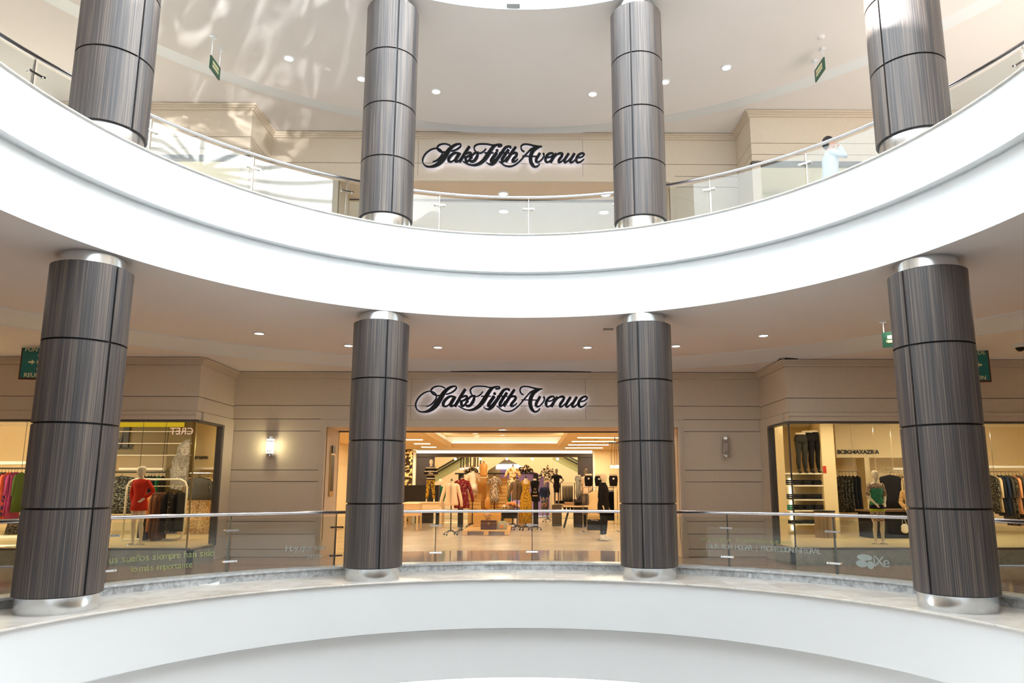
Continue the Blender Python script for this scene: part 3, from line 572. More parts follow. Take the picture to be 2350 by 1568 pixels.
MB().lathe([(.13, 0), (.13, -.05), (.09, -.07)], (0,0), 20, cap=False).build('camera_housing', 'white', t, smooth='auto'); MB().ball((0,0,-.07), .075, 14, 8).build('camera_dome', 'black', t, smooth=True)
x, y, z = (-0.083, 11.35, 10.09); t = thing('floodlight', 'small grey floodlight box hanging at the very top centre edge', 'floodlight', (x, y, z))
MB().box(-.12, .12, -.06, .06, -.055, .055).build('lamp_box', mat('grey_lamp_box', (.45,.50,.53), .4), t, bevel=.01)
for s_ in (-.10, .10): MB().tube([(s_, 0, .05), (s_, .03, .25)], .014, 6).build('bracket', 'black', t)
# ---------------------------------------------------------------- wall sconces
def sconce(x, z, lit, label):
    t = thing('wall_sconce', label, 'wall light', (x, YW - .02, z), 'wall sconces beside the entrance')
    MB().box(-.05, .05, -.03, .0, -.2, .2).build('back_plate', 'chrome', t)
    MB().lathe([(.072, -.19), (.078, -.15), (.078, .15), (.072, .19)], (0, -.07), 24).build('lamp_shade', emis('sconce_glow', (1,.93,.72), 5) if lit else mat('sconce_glass', (.42,.38,.36), .4), t, smooth='auto')
    for s_ in (-1, 1):
        MB().lathe([(.05, s_*.235), (.078, s_*.225), (.084, s_*.19), (.084, s_*.165)] if s_ > 0 else [(.084, -.165), (.084, -.19), (.078, -.225), (.05, -.235)], (0, -.07), 24).build('end_cap', 'chrome', t, smooth='auto')
        MB().lathe([(.082, s_*.115 - .008), (.082, s_*.115 + .008)], (0, -.07), 24).build('band', 'chrome', t); MB().ball((0, -.07, s_*.245), .018, 8, 6).build('finial', 'chrome', t, smooth=True)
    if lit:
        light('sconce_lamp', 'POINT', (x - .0, YW - .22, z), 9, (1,.85,.45), .05)
sconce(-5.666, 2.461, True, 'glowing cylindrical wall sconce left of the shop entrance')
sconce(4.744, 2.454, False, 'unlit cylindrical wall sconce right of the shop entrance')
# directory plate in the entrance jamb
def jamb_plate(x, label):
    t = thing('wall_directory', label, 'sign plate', (x, YW + .52, 1.95)); s_ = 1 if x < 0 else -1
    MB().box(0, s_*.03, -.16, .16, -.62, .52).build('brass_frame', 'brass', t); MB().box(s_*.03, s_*.035, -.12, .12, -.5, .34).build('dark_panel', 'black', t); MB().box(s_*.03, s_*.05, -.12, .12, .38, .56).build('lamp_head', 'black', t)
jamb_plate(OX0, 'tall brass framed plate on the left side of the shop entrance'); jamb_plate(OX1, 'tall brass framed plate on the right side of the shop entrance')
x, y, z = (-4.427, 10.624, 0.132); t = tag(MB().box(-.13, .13, -.09, .09, 0, .012).add([(-.13,.0,.013),(.13,.0,.013),(.12,.09,.04),(-.12,.09,.04)], [(0,1,2,3)]).build('paper_leaflet', mat('paper', (.92,.92,.92), .8)), 'white folded paper lying on the pale lower ledge at left', 'leaflet'); t.location = (x, y, z); t.rotation_euler[2] = .2
# faint printed words on the glass panels
ty = mat('film_yellow', (.27,.31,.13), .6); tg = mat('film_grey', (.34,.38,.35), .6)
def glasstext(txt, u_az, z, size, m, label, spread=.0):
    """letters set one by one on the curved pane"""
    t = bpy.data.objects.new('glass_lettering', None); col.objects.link(t); t['label'] = label; t.parent = LOWBAL; T0 = Vector((*pol(RR - .01, u_az), z)); t.location = T0 - Vector(LOWBAL.location); a = u_az
    for ch in txt:
        w = size * (.30 if ch in 'il1I|' else .42 if ch in 'rtfj' else .36 if ch == ' ' else .86 if ch in 'mwMW' else .66)
        da = math.degrees(w * .70 / RR)
        if ch != ' ':
            px, py = pol(RR - .012, a + da/2); o = text_mesh(ch, size, m, 'letter', None, (0,0,0), ext=.0006); o.parent = t
            o.location = (px - T0[0], py - T0[1], 0); o.rotation_euler = (PI/2, 0, -R(a + da/2))
        a += da
az = lambda x, y: math.degrees(math.atan2(x - CX, y - CY))
LOWBAL = [o for o in col.objects if o.name.startswith('glass_balustrade')][0]
glasstext('us sueños siempre han sido', -56.269, 0.561, .135, ty, 'faint yellow words on the glass pane below the red dress mannequin')
glasstext('lo más importante', -53.667, 0.416, .125, ty, 'second faint yellow line of words low on the left glass pane')
glasstext('Hoy que son', -34.21, 0.567, .135, tg, 'faint grey words on the glass pane left of the inner left column')
glasstext('prote', -31.229, 0.434, .12, tg, 'short faint grey word at the foot of the pane beside the inner left column')
glasstext('tros y eras ya   la protección que busc', 27.402, 0.693, .10, ty, 'small faint yellow words on the pane under the unlit sconce')
glasstext('| AUA  ROH  HOGAR  |  PROTECCION INTEGRAL', 28.198, 0.576, .115, tg, 'faint grey capital words on the pane under the unlit sconce')
glasstext('IXe', 50.698, 0.491, .21, tg, 'grey IXe lettering on the glass left of the outer right column')
T0 = Vector((5.021, 10.329, 0.488)); m = MB()
for q, (px, pz, rx, rz_) in enumerate(((-.0, .05, .11, .045), (-.05, -.04, .085, .05), (.075, -.05, .05, .055))):
    m.prism([(px + rx*math.cos(2*PI*k/20), pz + rz_*math.sin(2*PI*k/20)) for k in range(20)], -.001, .001)
o = m.build('glass_logo', tg, LOWBAL); o['label'] = 'grey petal logo printed on the glass'; o.location = T0 - Vector(LOWBAL.location); o.rotation_euler[2] = -R(az(T0[0], T0[1]))
# ---------------------------------------------------------------- figures, dress forms and clothes
def ring(rx, ry, z, cx=0, cy=0, n=24, folds=0, amp=0, ph=0, tilt=0):
    return [(cx + rx*math.cos(2*PI*k/n)*(1 + amp*math.cos(folds*2*PI*k/n + ph)), cy + ry*math.sin(2*PI*k/n)*(1 + amp*math.cos(folds*2*PI*k/n + ph)), z + tilt*math.cos(2*PI*k/n)) for k in range(n)]
skin = mat('mannequin_cream', (.80,.68,.50), .45); grey_skin = mat('mannequin_grey', (.20,.16,.12), .5)
def hand(mb, w, d, side, curl=.35):
    """palm, four fingers and a thumb from the wrist w along direction d"""
    w = Vector(w); d = Vector(d).normalized(); s_ = Vector((side, 0, 0)); s_ = (s_ - d*s_.dot(d)).normalized(); nrm = d.cross(s_)
    mb.loft([[w + d*t + s_*a*math.cos(q) + nrm*b*math.sin(q) for q in [2*PI*k/10 for k in range(10)]] for t, a, b in ((-.01, .022, .018), (.03, .034, .015), (.075, .038, .013), (.09, .034, .010))])
    for i, L in enumerate((.062, .072, .068, .052)):
        b = w + d*.082 + s_*(-.026 + .0175*i); c1 = b + d*L*.5 + nrm*.006; c2 = b + d*L*(1 - curl*.3) + nrm*L*curl
        mb.tube([b, c1, c2], [.0088, .008, .0062], 6)
    b = w + d*.02 - s_*.026; mb.tube([b, b - s_*.024 + d*.03, b - s_*.03 + d*.06], [.011, .009, .007], 6)
def head(mb, c, yaw=0, s=1):
    """egg head with brow, nose, chin, ears; c is the chin-neck point"""
    cx, cy, cz = c; ca, sa = math.cos(yaw), math.sin(yaw)
    def T(x, y, z): return (cx + (x*ca - y*sa)*s, cy + (x*sa + y*ca)*s, cz + z*s)
    prof = ((-.005,.030,.034,-.030),(.02,.048,.058,-.026),(.05,.062,.078,-.016),(.09,.070,.088,-.008),(.13,.074,.094,-.002),(.17,.073,.095,0),(.20,.064,.084,.002),(.225,.045,.060,.004),(.238,.015,.02,.004))
    mb.loft([[T(rx*math.cos(2*PI*k/20), y0 + ry*math.sin(2*PI*k/20), z) for k in range(20)] for z, rx, ry, y0 in prof])
    mb.tube([T(0, -.092, .125), T(0, -.112, .095), T(0, -.092, .085)], [.008*s, .013*s, .009*s], 6)
    mb.tube([T(-.05, -.078, .135), T(0, -.092, .138), T(.05, -.078, .135)], [.006*s, .008*s, .006*s], 6)
    mb.tube([T(-.022, -.088, .055), T(0, -.095, .057), T(.022, -.088, .055)], [.004*s, .007*s, .004*s], 6)
    for q in (-1, 1): mb.ball(T(q*.073, .005, .11), .02*s, 8, 6, (.4,.8,1.3))
POSES = {
 'hip': ([(-.17,0,1.43),(-.24,.03,1.17),(-.16,-.03,.97)], [(.17,0,1.43),(.32,.02,1.22),(.17,-.08,1.06)]),
 'down': ([(-.17,0,1.43),(-.22,.02,1.17),(-.20,-.06,.93)], [(.17,0,1.43),(.22,.02,1.17),(.20,-.06,.93)]),
 'front': ([(-.17,0,1.43),(-.235,.01,1.18),(-.13,-.13,1.00)], [(.17,0,1.43),(.235,.01,1.18),(.13,-.13,1.00)]),
 'clasp': ([(-.17,0,1.43),(-.25,-.03,1.2),(-.06,-.19,1.22)], [(.17,0,1.43),(.25,-.03,1.2),(.06,-.19,1.20)]),
 'akimbo': ([(-.17,0,1.43),(-.36,.0,1.23),(-.17,-.05,1.07)], [(.17,0,1.43),(.36,.0,1.23),(.17,-.05,1.07)]),
 'ear': ([(-.17,0,1.43),(-.29,-.16,1.30),(-.14,-.13,1.56)], [(.17,0,1.43),(.22,-.02,1.17),(.16,-.16,1.0)]),
}
def body_mesh(pose, yaw=0, legs=.10, has_head=True, hands=True):
    b = MB()
    b.loft([ring(*q, 0, c) for q, c in (((.135,.105,.86),0),((.175,.125,.95),.01),((.165,.115,1.03),.01),((.122,.092,1.16),0),((.140,.102,1.28),-.005),((.155,.118,1.35),-.012),((.165,.098,1.43),0),((.15,.075,1.475),.005),((.075,.06,1.51),.005),((.052,.055,1.54),.0),((.05,.054,1.59),-.008))])
    for s_, arm in zip((-1, 1), POSES[pose]):
        b.tube([(arm[0][0]*.8, 0, 1.445), arm[0], [(arm[0][i]+arm[1][i])/2 for i in range(3)], arm[1], [(arm[1][i]*.6+arm[2][i]*.4) for i in range(3)], arm[2]], [.045, .050, .043, .036, .037, .022], 10)
        if hands: hand(b, arm[2], [arm[2][i]-arm[1][i] for i in range(3)], s_)
        x = s_*.088; f = s_*legs
        b.tube([(x*.8, 0, .93), (x, -.005, .80), (x + (f-x)*.4, -.01, .62), (x + (f-x)*.6, -.015, .48), (x + (f-x)*.75, .01, .34), (f, .02, .09), (f, .015, .05)], [.078, .085, .068, .050, .053, .030, .032], 12)
        b.loft([[(f + a*math.cos(q), cy + l*math.sin(q), z) for q in [2*PI*k/12 for k in range(12)]] for z, a, l, cy in ((0,.035,.115,-.06),(.03,.036,.11,-.055),(.06,.03,.055,-.005))])
    if has_head: head(b, (0, -.01, 1.575), yaw)
    return b
def cloth(secs, folds=9, amp=.0, n=40): return [ring(rx, ry, z, 0, cy, n, folds, a, ph*1.3) for ph, (z, rx, ry, cy, a) in enumerate(secs)]
def sleeve(mb, arm, rs, upto=1.0, n=12):
    a, b, c = [Vector(q) for q in arm]; pts = [a + Vector((-.03 if a.x > 0 else .03, 0, .02)), a, (a+b)/2]
    if upto > .5: pts += [b]
    if upto > .65: pts += [b.lerp(c, .5), b.lerp(c, min(upto, 1)*.95)]
    k = len(pts); r_ = [rs[0] + (rs[1]-rs[0])*i/(k-1) for i in range(k)]; mb.tube(pts, r_, n)
def dress(pose, hem, flare, m, name='dress', sleeve_to=1, neck=1.50, sl=(.064, .040), waist=.135, parent=None, amp=.06, top=None):
    g = MB(); h = hem
    secs = [(h, .15*flare, .125*flare, 0, amp), ((h+.98)/2, .165*(1+(flare-1)*.6), .13*(1+(flare-1)*.6), 0, amp*.7), (.98, .186, .136, .005, amp*.3), (1.16, waist, .105, 0, .02), (1.29, .160, .122, -.008, 0), (1.36, .176, .135, -.012, 0), (1.42, .190, .122, -.004, 0), (1.465, .178, .098, .003, 0), (neck-.005, .12, .078, .003, 0), (neck+.01, .085, .068, .003, 0)]
    g.loft(cloth(secs), True)
    if sleeve_to:
        for arm in POSES[pose]: sleeve(g, arm, sl, sleeve_to)
    return g.build(name, m, parent, smooth=True)
def mannequin(name, label, loc, h, pose, rz=0, skinm=None, yaw=0, head_=True, voxel=.009, cat='mannequin', group=None, legs=.1):
    t = thing(name, label, cat, loc, group, rz); s_ = h/1.81; t.scale = (s_, s_, s_)
    b = body_mesh(pose, yaw, legs, head_).build('body', skinm or skin, t, smooth=True, remesh=voxel)
    if cat == 'mannequin': MB().lathe([(.19, 0), (.19, .012), (.0001, .014)], (0,0), 28, cap=False).build('base_plate', 'chrome', t)
    return t
gold = spots('gold_print', (.55,.33,.03), [(.06,.04,.02)], 22, .52)
redm = mat('red_knit', (.62,.03,.01), .75, bump=(80,.1)); dgreen = mat('dark_green_cloth', (.01,.12,.05), .8, bump=(14,.3)); blk = mat('black_cloth', (.012,.011,.012), .85, bump=(20,.3)); cr = mat('cream_cloth', (.85,.66,.46), .8, bump=(18,.08))
# red dress figure in the left window
zp = .335
Y = 15.35
t = mannequin('mannequin', 'cream mannequin in a red long-sleeved dress, one hand on hip, in the left window', (-8.083, Y, zp), 1.651, 'hip', -.15, yaw=-.7)
dress('hip', .78, 1.25, redm, parent=t, amp=.07)
# green lace dress figure in the right window
t = mannequin('mannequin', 'cream mannequin in a green and lace patterned dress standing in the right window', (7.8, 15.5, zp), 1.575, 'front', .1, yaw=.25)
lace = spots('lace_print', (.70,.52,.36), [(.10,.05,.03)], 60, .5); gtw = spots('green_tweed', (.02,.24,.11), [(.01,.10,.05),(.10,.42,.22)], 70, .45)
g = MB(); g.loft(cloth([(.56,.150,.125,0,.02),(.62,.160,.13,0,.02),(.74,.180,.136,.005,.01),(.80,.186,.138,.005,0)])); g.build('skirt', lace, t, smooth=True)
MB().loft(cloth([(.80,.190,.141,.005,0),(.86,.191,.142,.005,0)])).build('skirt_band', spots('yellow_print', (.50,.52,.03), [(.08,.08,.02)], 40, .6), t, smooth=True)
MB().loft(cloth([(.86,.190,.141,.005,0),(.96,.188,.138,.005,0)])).build('waistband', mat('navy_cloth', (.015,.012,.03), .8), t, smooth=True)
MB().loft(cloth([(.96,.187,.137,.005,0),(1.08,.155,.118,0,0),(1.16,.135,.105,0,0),(1.28,.156,.120,-.006,0),(1.36,.170,.126,-.012,0)])).build('bodice', gtw, t, smooth=True)
g = MB(); g.loft(cloth([(1.36,.170,.122,-.01,0),(1.42,.174,.108,-.002,0),(1.46,.160,.085,.003,0),(1.50,.085,.066,.003,0)]))
for arm in POSES['front']: sleeve(g, arm, (.066,.05), .6)
g.build('yoke', lace, t, smooth=True)
# centre shop figures
P_ = [(2.488, 21.536, 0.0), (-3.672, 31.785, 0.0)]
t = mannequin('mannequin', 'bald cream mannequin in a long black coat and white shoes', P_[0], 1.97, 'down', 1.1, yaw=.2)
g = MB(); g.loft(cloth([(.72,.20,.15,0,.04),(.95,.205,.15,.005,.03),(1.16,.165,.13,0,.02),(1.32,.185,.14,-.01,0),(1.42,.195,.125,-.004,0),(1.47,.17,.095,.003,0),(1.56,.08,.08,.0,0)]))
for arm in POSES['down']: sleeve(g, arm, (.075,.048), 1)
g.build('coat', blk, t, smooth=True)
g = MB()
for s_ in (-1, 1): g.tube([(s_*.08, 0, .85), (s_*.095, -.01, .6), (s_*.097, 0, .35), (s_*.1, .018, .16)], [.095, .075, .064, .05], 12)
g.build('trousers', blk, t, smooth=True)
g = MB()
for s_ in (-1, 1):
    f = s_*.1; g.loft([[(f + a*math.cos(q), cy + l*math.sin(q), z) for q in [2*PI*k/12 for k in range(12)]] for z, a, l, cy in ((0.002,.04,.13,-.065),(.035,.043,.125,-.06),(.07,.04,.065,-.01),(.14,.042,.045,.015))])
g.build('shoes', mat('white_leather', (.88,.84,.76), .4), t, smooth=True)
t = mannequin('mannequin', 'cream mannequin in a dark green wrap dress left of the dress forms', P_[1], 1.95, 'down', .15, yaw=.3)
dress('down', .60, 1.15, dgreen, parent=t, sleeve_to=.7, sl=(.075,.05), amp=.08)
zs_ = .92; x, y = -3.727, 29
t = mannequin('mannequin', 'bald cream mannequin in striped jumper and mustard trousers standing on the left tables', (x, y, 0.992), 1.7029999999999998, 'clasp', .1, yaw=.1, legs=.16)
g = MB(); g.loft(cloth([(.93,.185,.14,.005,.02),(1.05,.172,.132,.005,0),(1.16,.155,.12,0,0),(1.32,.18,.135,-.01,0),(1.42,.19,.118,-.004,0),(1.47,.165,.09,.003,0),(1.51,.08,.066,.003,0)]))
for arm in POSES['clasp']: sleeve(g, arm, (.07,.045), .92)
g.build('jumper', spots('striped_knit', (.012,.01,.01), [(.55,.48,.36)], 2.2, .80, wave=.01), t, smooth=True)
g = MB(); g.loft(cloth([(.80,.17,.13,0,0),(.88,.18,.135,.005,0),(.95,.178,.13,.005,0)]))
for s_ in (-1, 1): g.tube([(s_*.085, 0, .88), (s_*.11, -.01, .6), (s_*.135, 0, .35), (s_*.155, .018, .14)], [.09, .08, .066, .055], 12)
g.build('trousers', gold, t, smooth=True)
t = mannequin('mannequin', 'dark grey mannequin in a black V-neck dress, hands on hips', (*(1.438, 30.0), 0.858), 1.495, 'akimbo', 0, grey_skin)
dress('akimbo', .62, 1.0, blk, parent=t, sleeve_to=.3, sl=(.066,.06), amp=.01)
b0 = tag(MB().box(-.2, .2, -.2, .2, 0, 0.857).build('display_block', mat('dark_wood_block', (.10,.07,.045), .5), bevel=.01), 'dark wooden block under the grey mannequin with hands on hips', 'block'); b0.location = (*(1.438, 30.0), 0)
t = mannequin('mannequin', 'dark headed mannequin in navy jumper and flowered skirt beside the black tank top form', (1.148, 38.599, 0.0), 1.934, 'front', .2, grey_skin)
dress('front', .94, 1.1, mat('navy_knit', (.012,.016,.04), .85), name='jumper', parent=t, sl=(.08,.055))
MB().loft(cloth([(.42,.19,.15,0,.05),(.7,.19,.15,0,.04),(.95,.17,.13,.005,0)])).build('skirt', spots('flower_print', (.02,.06,.07), [(.6,.16,.10),(.1,.2,.1)], 12, .55), t, smooth=True)
t = mannequin('mannequin', 'dark headed mannequin in a pale cardigan before the dark right panel', (*(2.633, 29.5), 0.48999999999999977), 1.85, 'down', -.1, grey_skin)
dress('down', .80, 1.2, cr, name='cardigan', parent=t)
zb_ = 0.48999999999999977
if zb_ > .03: q = tag(MB().box(-.25,.25,-.25,.25,0,zb_-.001).build('display_block', M['dark_wood_block'] if 'dark_wood_block' in M else 'black', bevel=.01), 'black block under the mannequin in the pale cardigan', 'block'); q.location = (*(2.633, 29.5), 0)
t = mannequin('mannequin', 'small dark headed mannequin in a cream top behind the folded clothes tables', (*(1.611, 33.0), 0), 1.612, 'down', 0, grey_skin, voxel=.012)
dress('down', .7, 1.2, cr, name='top', parent=t)
# ---- dress forms on castered stands
def form(label, x, y, ztop, garment, foot=True, group='dress forms on castered stands', zfoot=0, plain=False):
    """ztop: top of the finial; the torso hangs .0-.72 below it"""
    t = thing('dress_form', label, 'dress form', (x, y, zfoot), group); zt = ztop - zfoot; n = zt - .17
    MB().loft([ring(*q) for q in ((.12,.09,n-.62),(.165,.115,n-.55),(.16,.11,n-.48),(.118,.088,n-.34),(.14,.105,n-.2),(.158,.115,n-.12),(.165,.095,n-.05),(.14,.07,n),(.06,.055,n+.03),(.052,.052,n+.09))]).build('torso', mat('form_linen', (.82,.68,.50), .8) if not plain else plain, t, smooth=True)
    MB().lathe([(.05, n+.085), (.054, n+.095), (.05, n+.105), (.016, n+.115), (.016, n+.13), (.03, n+.145), (.02, n+.165), (.0001, n+.172)], (0,0), 14).build('finial', 'black', t, smooth='auto')
    if foot:
        MB().tube([(0,0,.12), (0,0,n-.6)], [.022,.018], 10).build('pole', 'black', t)
        for k in range(4):
            a = PI/4 + k*PI/2 + .35; c, s_ = math.cos(a), math.sin(a)
            l = MB().tube([(0,0,.16), (c*.08,s_*.08,.15), (c*.16,s_*.16,.10), (c*.24,s_*.24,.085)], [.02,.016,.014,.012], 8).build('foot_arm', 'black', t)
            w = MB().tube([(c*.245 - s_*.012, s_*.245 + c*.012, .032), (c*.245 + s_*.012, s_*.245 - c*.012, .032)], .031, 12).build('caster', 'black', l)
    garment(t, n); return t
def jacket(m, hem=.72, sl=.62, flare=1.1, collar=True, spread=.17, zipm=None, wr=.02):
    def f(t, n):
        g = MB(); g.loft([ring(rx, ry, n + z, 0, cy, 40, 7, a) for z, rx, ry, cy, a in ((-hem,.20*flare,.15*flare,0,.03),(-hem+.05,.215*flare,.155*flare,0,.035),(-.34,.185,.135,0,wr),(-.12,.19,.14,0,wr),(-.05,.195,.115,0,0),(.005,.16,.085,0,0),(.035,.075,.07,0,0))])
        for s_ in (-1, 1): g.tube([(s_*.14,0,n-.03),(s_*.2,0,n-.06),(s_*(.2+spread*.35),0,n-.28),(s_*(.2+spread*.7),-.02,n-.50),(s_*(.2+spread*.9),-.05,n-sl-.02)], [.06,.07,.062,.056,.042], 12)
        if collar: g.lathe([(.07, n+.02), (.085, n+.06), (.078, n+.075), (.06, n+.03)], (0,0), 20)
        o = g.build('garment', m, t, smooth=True)
        if zipm: MB().box(-.006,.006,-.175,-.13,n-hem+.02,n).build('zip', zipm, o)
    return f
def dressg(m, hem=.95, flare=1.0, sleeves=.22, amp=.02, vneck=False, waist=.125, strap=True):
    def f(t, n):
        g = MB(); N = 40
        rows = [(-hem,.165*flare,.13*flare,amp),(-.75,.175*(1+(flare-1)*.6),.135*(1+(flare-1)*.6),amp*.8),(-.52,.178,.128,amp*.4),(-.34,waist+.005,.098,.01),(-.2,.148,.112,0),(-.12,.166,.122,0)]
        rows += [(-.05,.172,.102,0),(.004,.148,.078,0),(.025,.08,.068,0)] if not vneck else []
        g.loft([ring(rx, ry, n + z, 0, 0, N, 8, a, i) for i, (z, rx, ry, a) in enumerate(rows)])
        if vneck:
            for s_ in (-1, 1): g.add([(s_*.012,-.125,n-.24),(s_*.165,-.07,n-.12),(s_*.165,-.03,n-.02),(s_*.10,-.03,n+.035),(s_*.085,-.075,n-.01)], [(0,1,2,3,4)]); g.add([(s_*.168,-.07,n-.14),(s_*.168,.07,n-.14),(s_*.165,.05,n-.02),(s_*.10,.04,n+.035),(s_*.10,-.04,n+.037),(s_*.165,-.05,n-.02)],[(0,1,2,3,4,5)])
        if sleeves:
            for s_ in (-1, 1): g.tube([(s_*.12,0,n-.03),(s_*.17,0,n-.05),(s_*(.19+sleeves*.25),0,n-.06-sleeves*.6),(s_*(.2+sleeves*.35),0,n-.08-sleeves)], [.06,.068,.06,.056], 12)
        g.build('garment', m, t, smooth=True)
    return f
def teeskirt(t, n):
    dressg(cr2, .42, 1.12, .22, .03)(t, n)
    MB().loft([ring(rx, ry, n + z, 0, 0, 32, 6, .02) for z, rx, ry in ((-.95,.165,.13),(-.7,.185,.14),(-.5,.18,.132),(-.38,.135,.10))]).build('skirt', spots('check_cloth', (.42,.22,.12), [(.70,.48,.30)], 26, .5, stretch=(1,1,1.4)), t, smooth=True)
cr2 = mat('white_tee_cloth', (.90,.78,.62), .8, bump=(10,.05)); burg = spots('burgundy_flowers', (.16,.012,.02), [(.30,.05,.04),(.55,.42,.30)], 26, .56); tweed = spots('tweed_print', (.05,.035,.03), [(.72,.60,.44)], 34, .5); must = spots('mustard_print', (.60,.36,.04), [(.12,.06,.02)], 30, .55); greyb = mat('taupe_cloth', (.20,.14,.09), .8, bump=(12,.15))
def fpos(u, v): return None
f_ = [(-2.325, 23.756, 0.0), (-2.014, 24.207, 0.0), (-1.982, 28.563, 0.0), (-0.176, 26.755, 0.0), (0.148, 26.476, 0.0), (0.485, 26.755, 0.0), (-1.066, 27.934, 0.0)]
form('dress form in a pale cream zip jacket, nearest of the forms at left', f_[0][0], f_[0][1], 1.844, jacket(cr, .70, .72, zipm='brass'))
form('dress form in a burgundy flowered blouse beside the cream jacket', f_[1][0], f_[1][1], 1.953, jacket(burg, .92, .68, 1.25, spread=.2))
form('dress form in a white tee and checked skirt behind the burgundy blouse', f_[2][0], f_[2][1], 2.295, teeskirt)
form('dress form in a taupe buttoned jacket right of the wooden crates', f_[3][0], f_[3][1], 1.937, jacket(greyb, .66, .62, 1.0, zipm='black'))
form('dress form in a long mustard V-neck dress with small print', f_[4][0], f_[4][1], 1.981, dressg(must, 1.55, 1.35, 0, .07, True))
def tank(t, n):
    dressg(blk, .72, 1.12, 0, .02)(t, n)
    o = MB().lathe([(.03,0),(.04,0)], (0,0), 16, cap=False); o.v = [(x, -.128, n - .30 + y) for x, y, z in o.v]; o.box(-.06,.06,-.128,-.126,n-.43,n-.41).box(-.06,-.05,-.128,-.126,n-.43,n-.37).box(.05,.06,-.128,-.126,n-.43,n-.37)
    for k in range(6): o.box(-.09+k*.032,-.07+k*.032,-.135,-.131,n-.56,n-.52)
    o.build('print', cr, t)
form('dress form in a black sleeveless top with a pale print', f_[5][0], f_[5][1], 1.97, tank)
yk = 27.934 + 1.0
form('dress form in a black and white tweed dress in front of the pale crates', -1.129, yk, 2.113, dressg(tweed, .98, 1.0, .2), zfoot=.16)
# tabletop and high forms behind
yh = 27.934 + 2.0
def blouse_scarf(t, n): dressg(spots('orange_leaves', (.86,.66,.42), [(.75,.38,.04),(.10,.06,.02)], 10, .52), 1.0, 1.0, .25, .05)(t, n)
x, z = (-0.377, 2.48)
form('raised dress form in a cream blouse with orange leaf scarf above the crates', x, 28.35, z, blouse_scarf)
x, z = (1.154, 2.622)
form('dress form in a black and white patterned jacket high behind at right', x, 33, z, jacket(spots('mono_print', (.03,.025,.02), [(.75,.66,.50)], 14, .5), .55, .45, 1.0, spread=.3))
x, z = (-0.678, 1.943)
form('dress form in a dark green dress half hidden behind the crates', x, yh + 1.0, z, dressg(dgreen, 1.0, 1.0, .2))
# ---- crates, pallet, luggage
pine = mat('pine_boards', (.70,.42,.13), .55, bump=(6,.10))
def crate(label, x0, x1, y0, y1, z0, z1, boards, name='wooden_crate'):
    t = thing(name, label, 'crate', ((x0+x1)/2, (y0+y1)/2, z0), 'pale wooden crates in the shop'); w, d, h = (x1-x0)/2, (y1-y0)/2, z1-z0
    for k in range(boards):
        a, b = h*k/boards + .011, h*(k+1)/boards - .011
        MB().box(-w, w, -d, -d+.02, a, b).build('board', pine, t)
    MB().box(-w, -w+.02, -d+.02, d, 0, h).box(w-.02, w, -d+.02, d, 0, h).box(-w+.02, w-.02, d-.02, d, 0, h).build('side_boards', pine, t)
    MB().box(-w-.012, -w+.05, -d-.012, -d, 0, h).box(w-.05, w+.012, -d-.012, -d, 0, h).build('corner_posts', pine, t); return t
yc_ = 27.934 + 1.3
X_ = lambda u: u
crate('tall pale wooden crate behind the tweed dress', -1.461, -0.615, yc_, yc_ + .5, .16, 1.959, 12)
crate('low pale wooden crate left of the brown suitcase', -2.165, -1.681, yc_ - .35, yc_ + .1, .16, 1.308, 8)
crate('upright pale wooden crate behind the white tee form', -2.249, -1.445, yc_ + .55, yc_ + 1.0, .0, 1.98, 14)
crate('low pale wooden crate right of the grey bag', -0.688, -0.333, yc_ - .35, yc_ + .1, .16, 0.751, 6)
x0, x1, y0 = -1.939, -0.39, 23.754
y0 += .12; t = thing('wooden_pallet', 'pale wooden pallet under the suitcase and crates', 'pallet', ((x0+x1)/2, y0, 0))
w = (x1-x0)/2
for k in range(7): MB().box(-w, w, k*.52, k*.52 + .4, .12, .155).build('deck_board', pine, t)
for s_ in (-1, 0, 1): MB().box(s_*(w-.08) - .08, s_*(w-.08) + .08, .0, 3.5, 0, .12).build('bearer', pine, t)
x, y = -1.107, y0 + .5
t = thing('suitcase', 'dark brown leather suitcase standing on the pallet', 'suitcase', (x, y, .156))
lea = mat('brown_leather', (.09,.022,.012), .4); MB().box(-.27, .27, -.09, .09, 0, .31).build('case_body', lea, t, bevel=.02); MB().box(-.272, .272, -.094, .094, .2, .215).build('rim', 'brass', t); MB().tube([(-.07,0,.31),(-.05,0,.36),(.05,0,.36),(.07,0,.31)], .012, 8).build('handle', lea, t); MB().box(-.03,.03,-.10,-.09,.17,.24).build('lock', 'brass', t)
t = thing('tote_bag', 'grey canvas bag with an orange patch beside the brown suitcase', 'bag', (x + .45, y, .156))
MB().loft([[(a*math.cos(q), b*math.sin(q), z) for q in [2*PI*k/16 for k in range(16)]] for z, a, b in ((0,.16,.09),(.02,.17,.1),(.2,.16,.08),(.28,.14,.03))]).build('bag_body', mat('canvas', (.42,.40,.30), .8), t, smooth=True)
MB().box(-.06,.04,-.105,-.098,.06,.15).build('patch', mat('orange_patch', (.8,.22,.04), .6), t); MB().tube([(-.06,0,.27),(-.04,0,.38),(.04,0,.38),(.06,0,.27)], .008, 6).build('handle', 'black', t)
# a tan scarf sculpture on the suitcase
g = MB()
for k in range(9):
    a = k*2.4; g.tube([(0,0,0), (.08*math.cos(a), .05*math.sin(a), .12 + .03*(k % 3)), (.14*math.cos(a+.5), .06*math.sin(a), .10 + .05*(k % 4))], [.04,.05,.02], 8)
t = tag(g.build('folded_scarf', mat('beige_scarf', (.66,.44,.26), .8), smooth=True), 'crumpled beige scarf heaped on top of the brown suitcase', 'scarf'); t.location = (x - .05, y, .50)
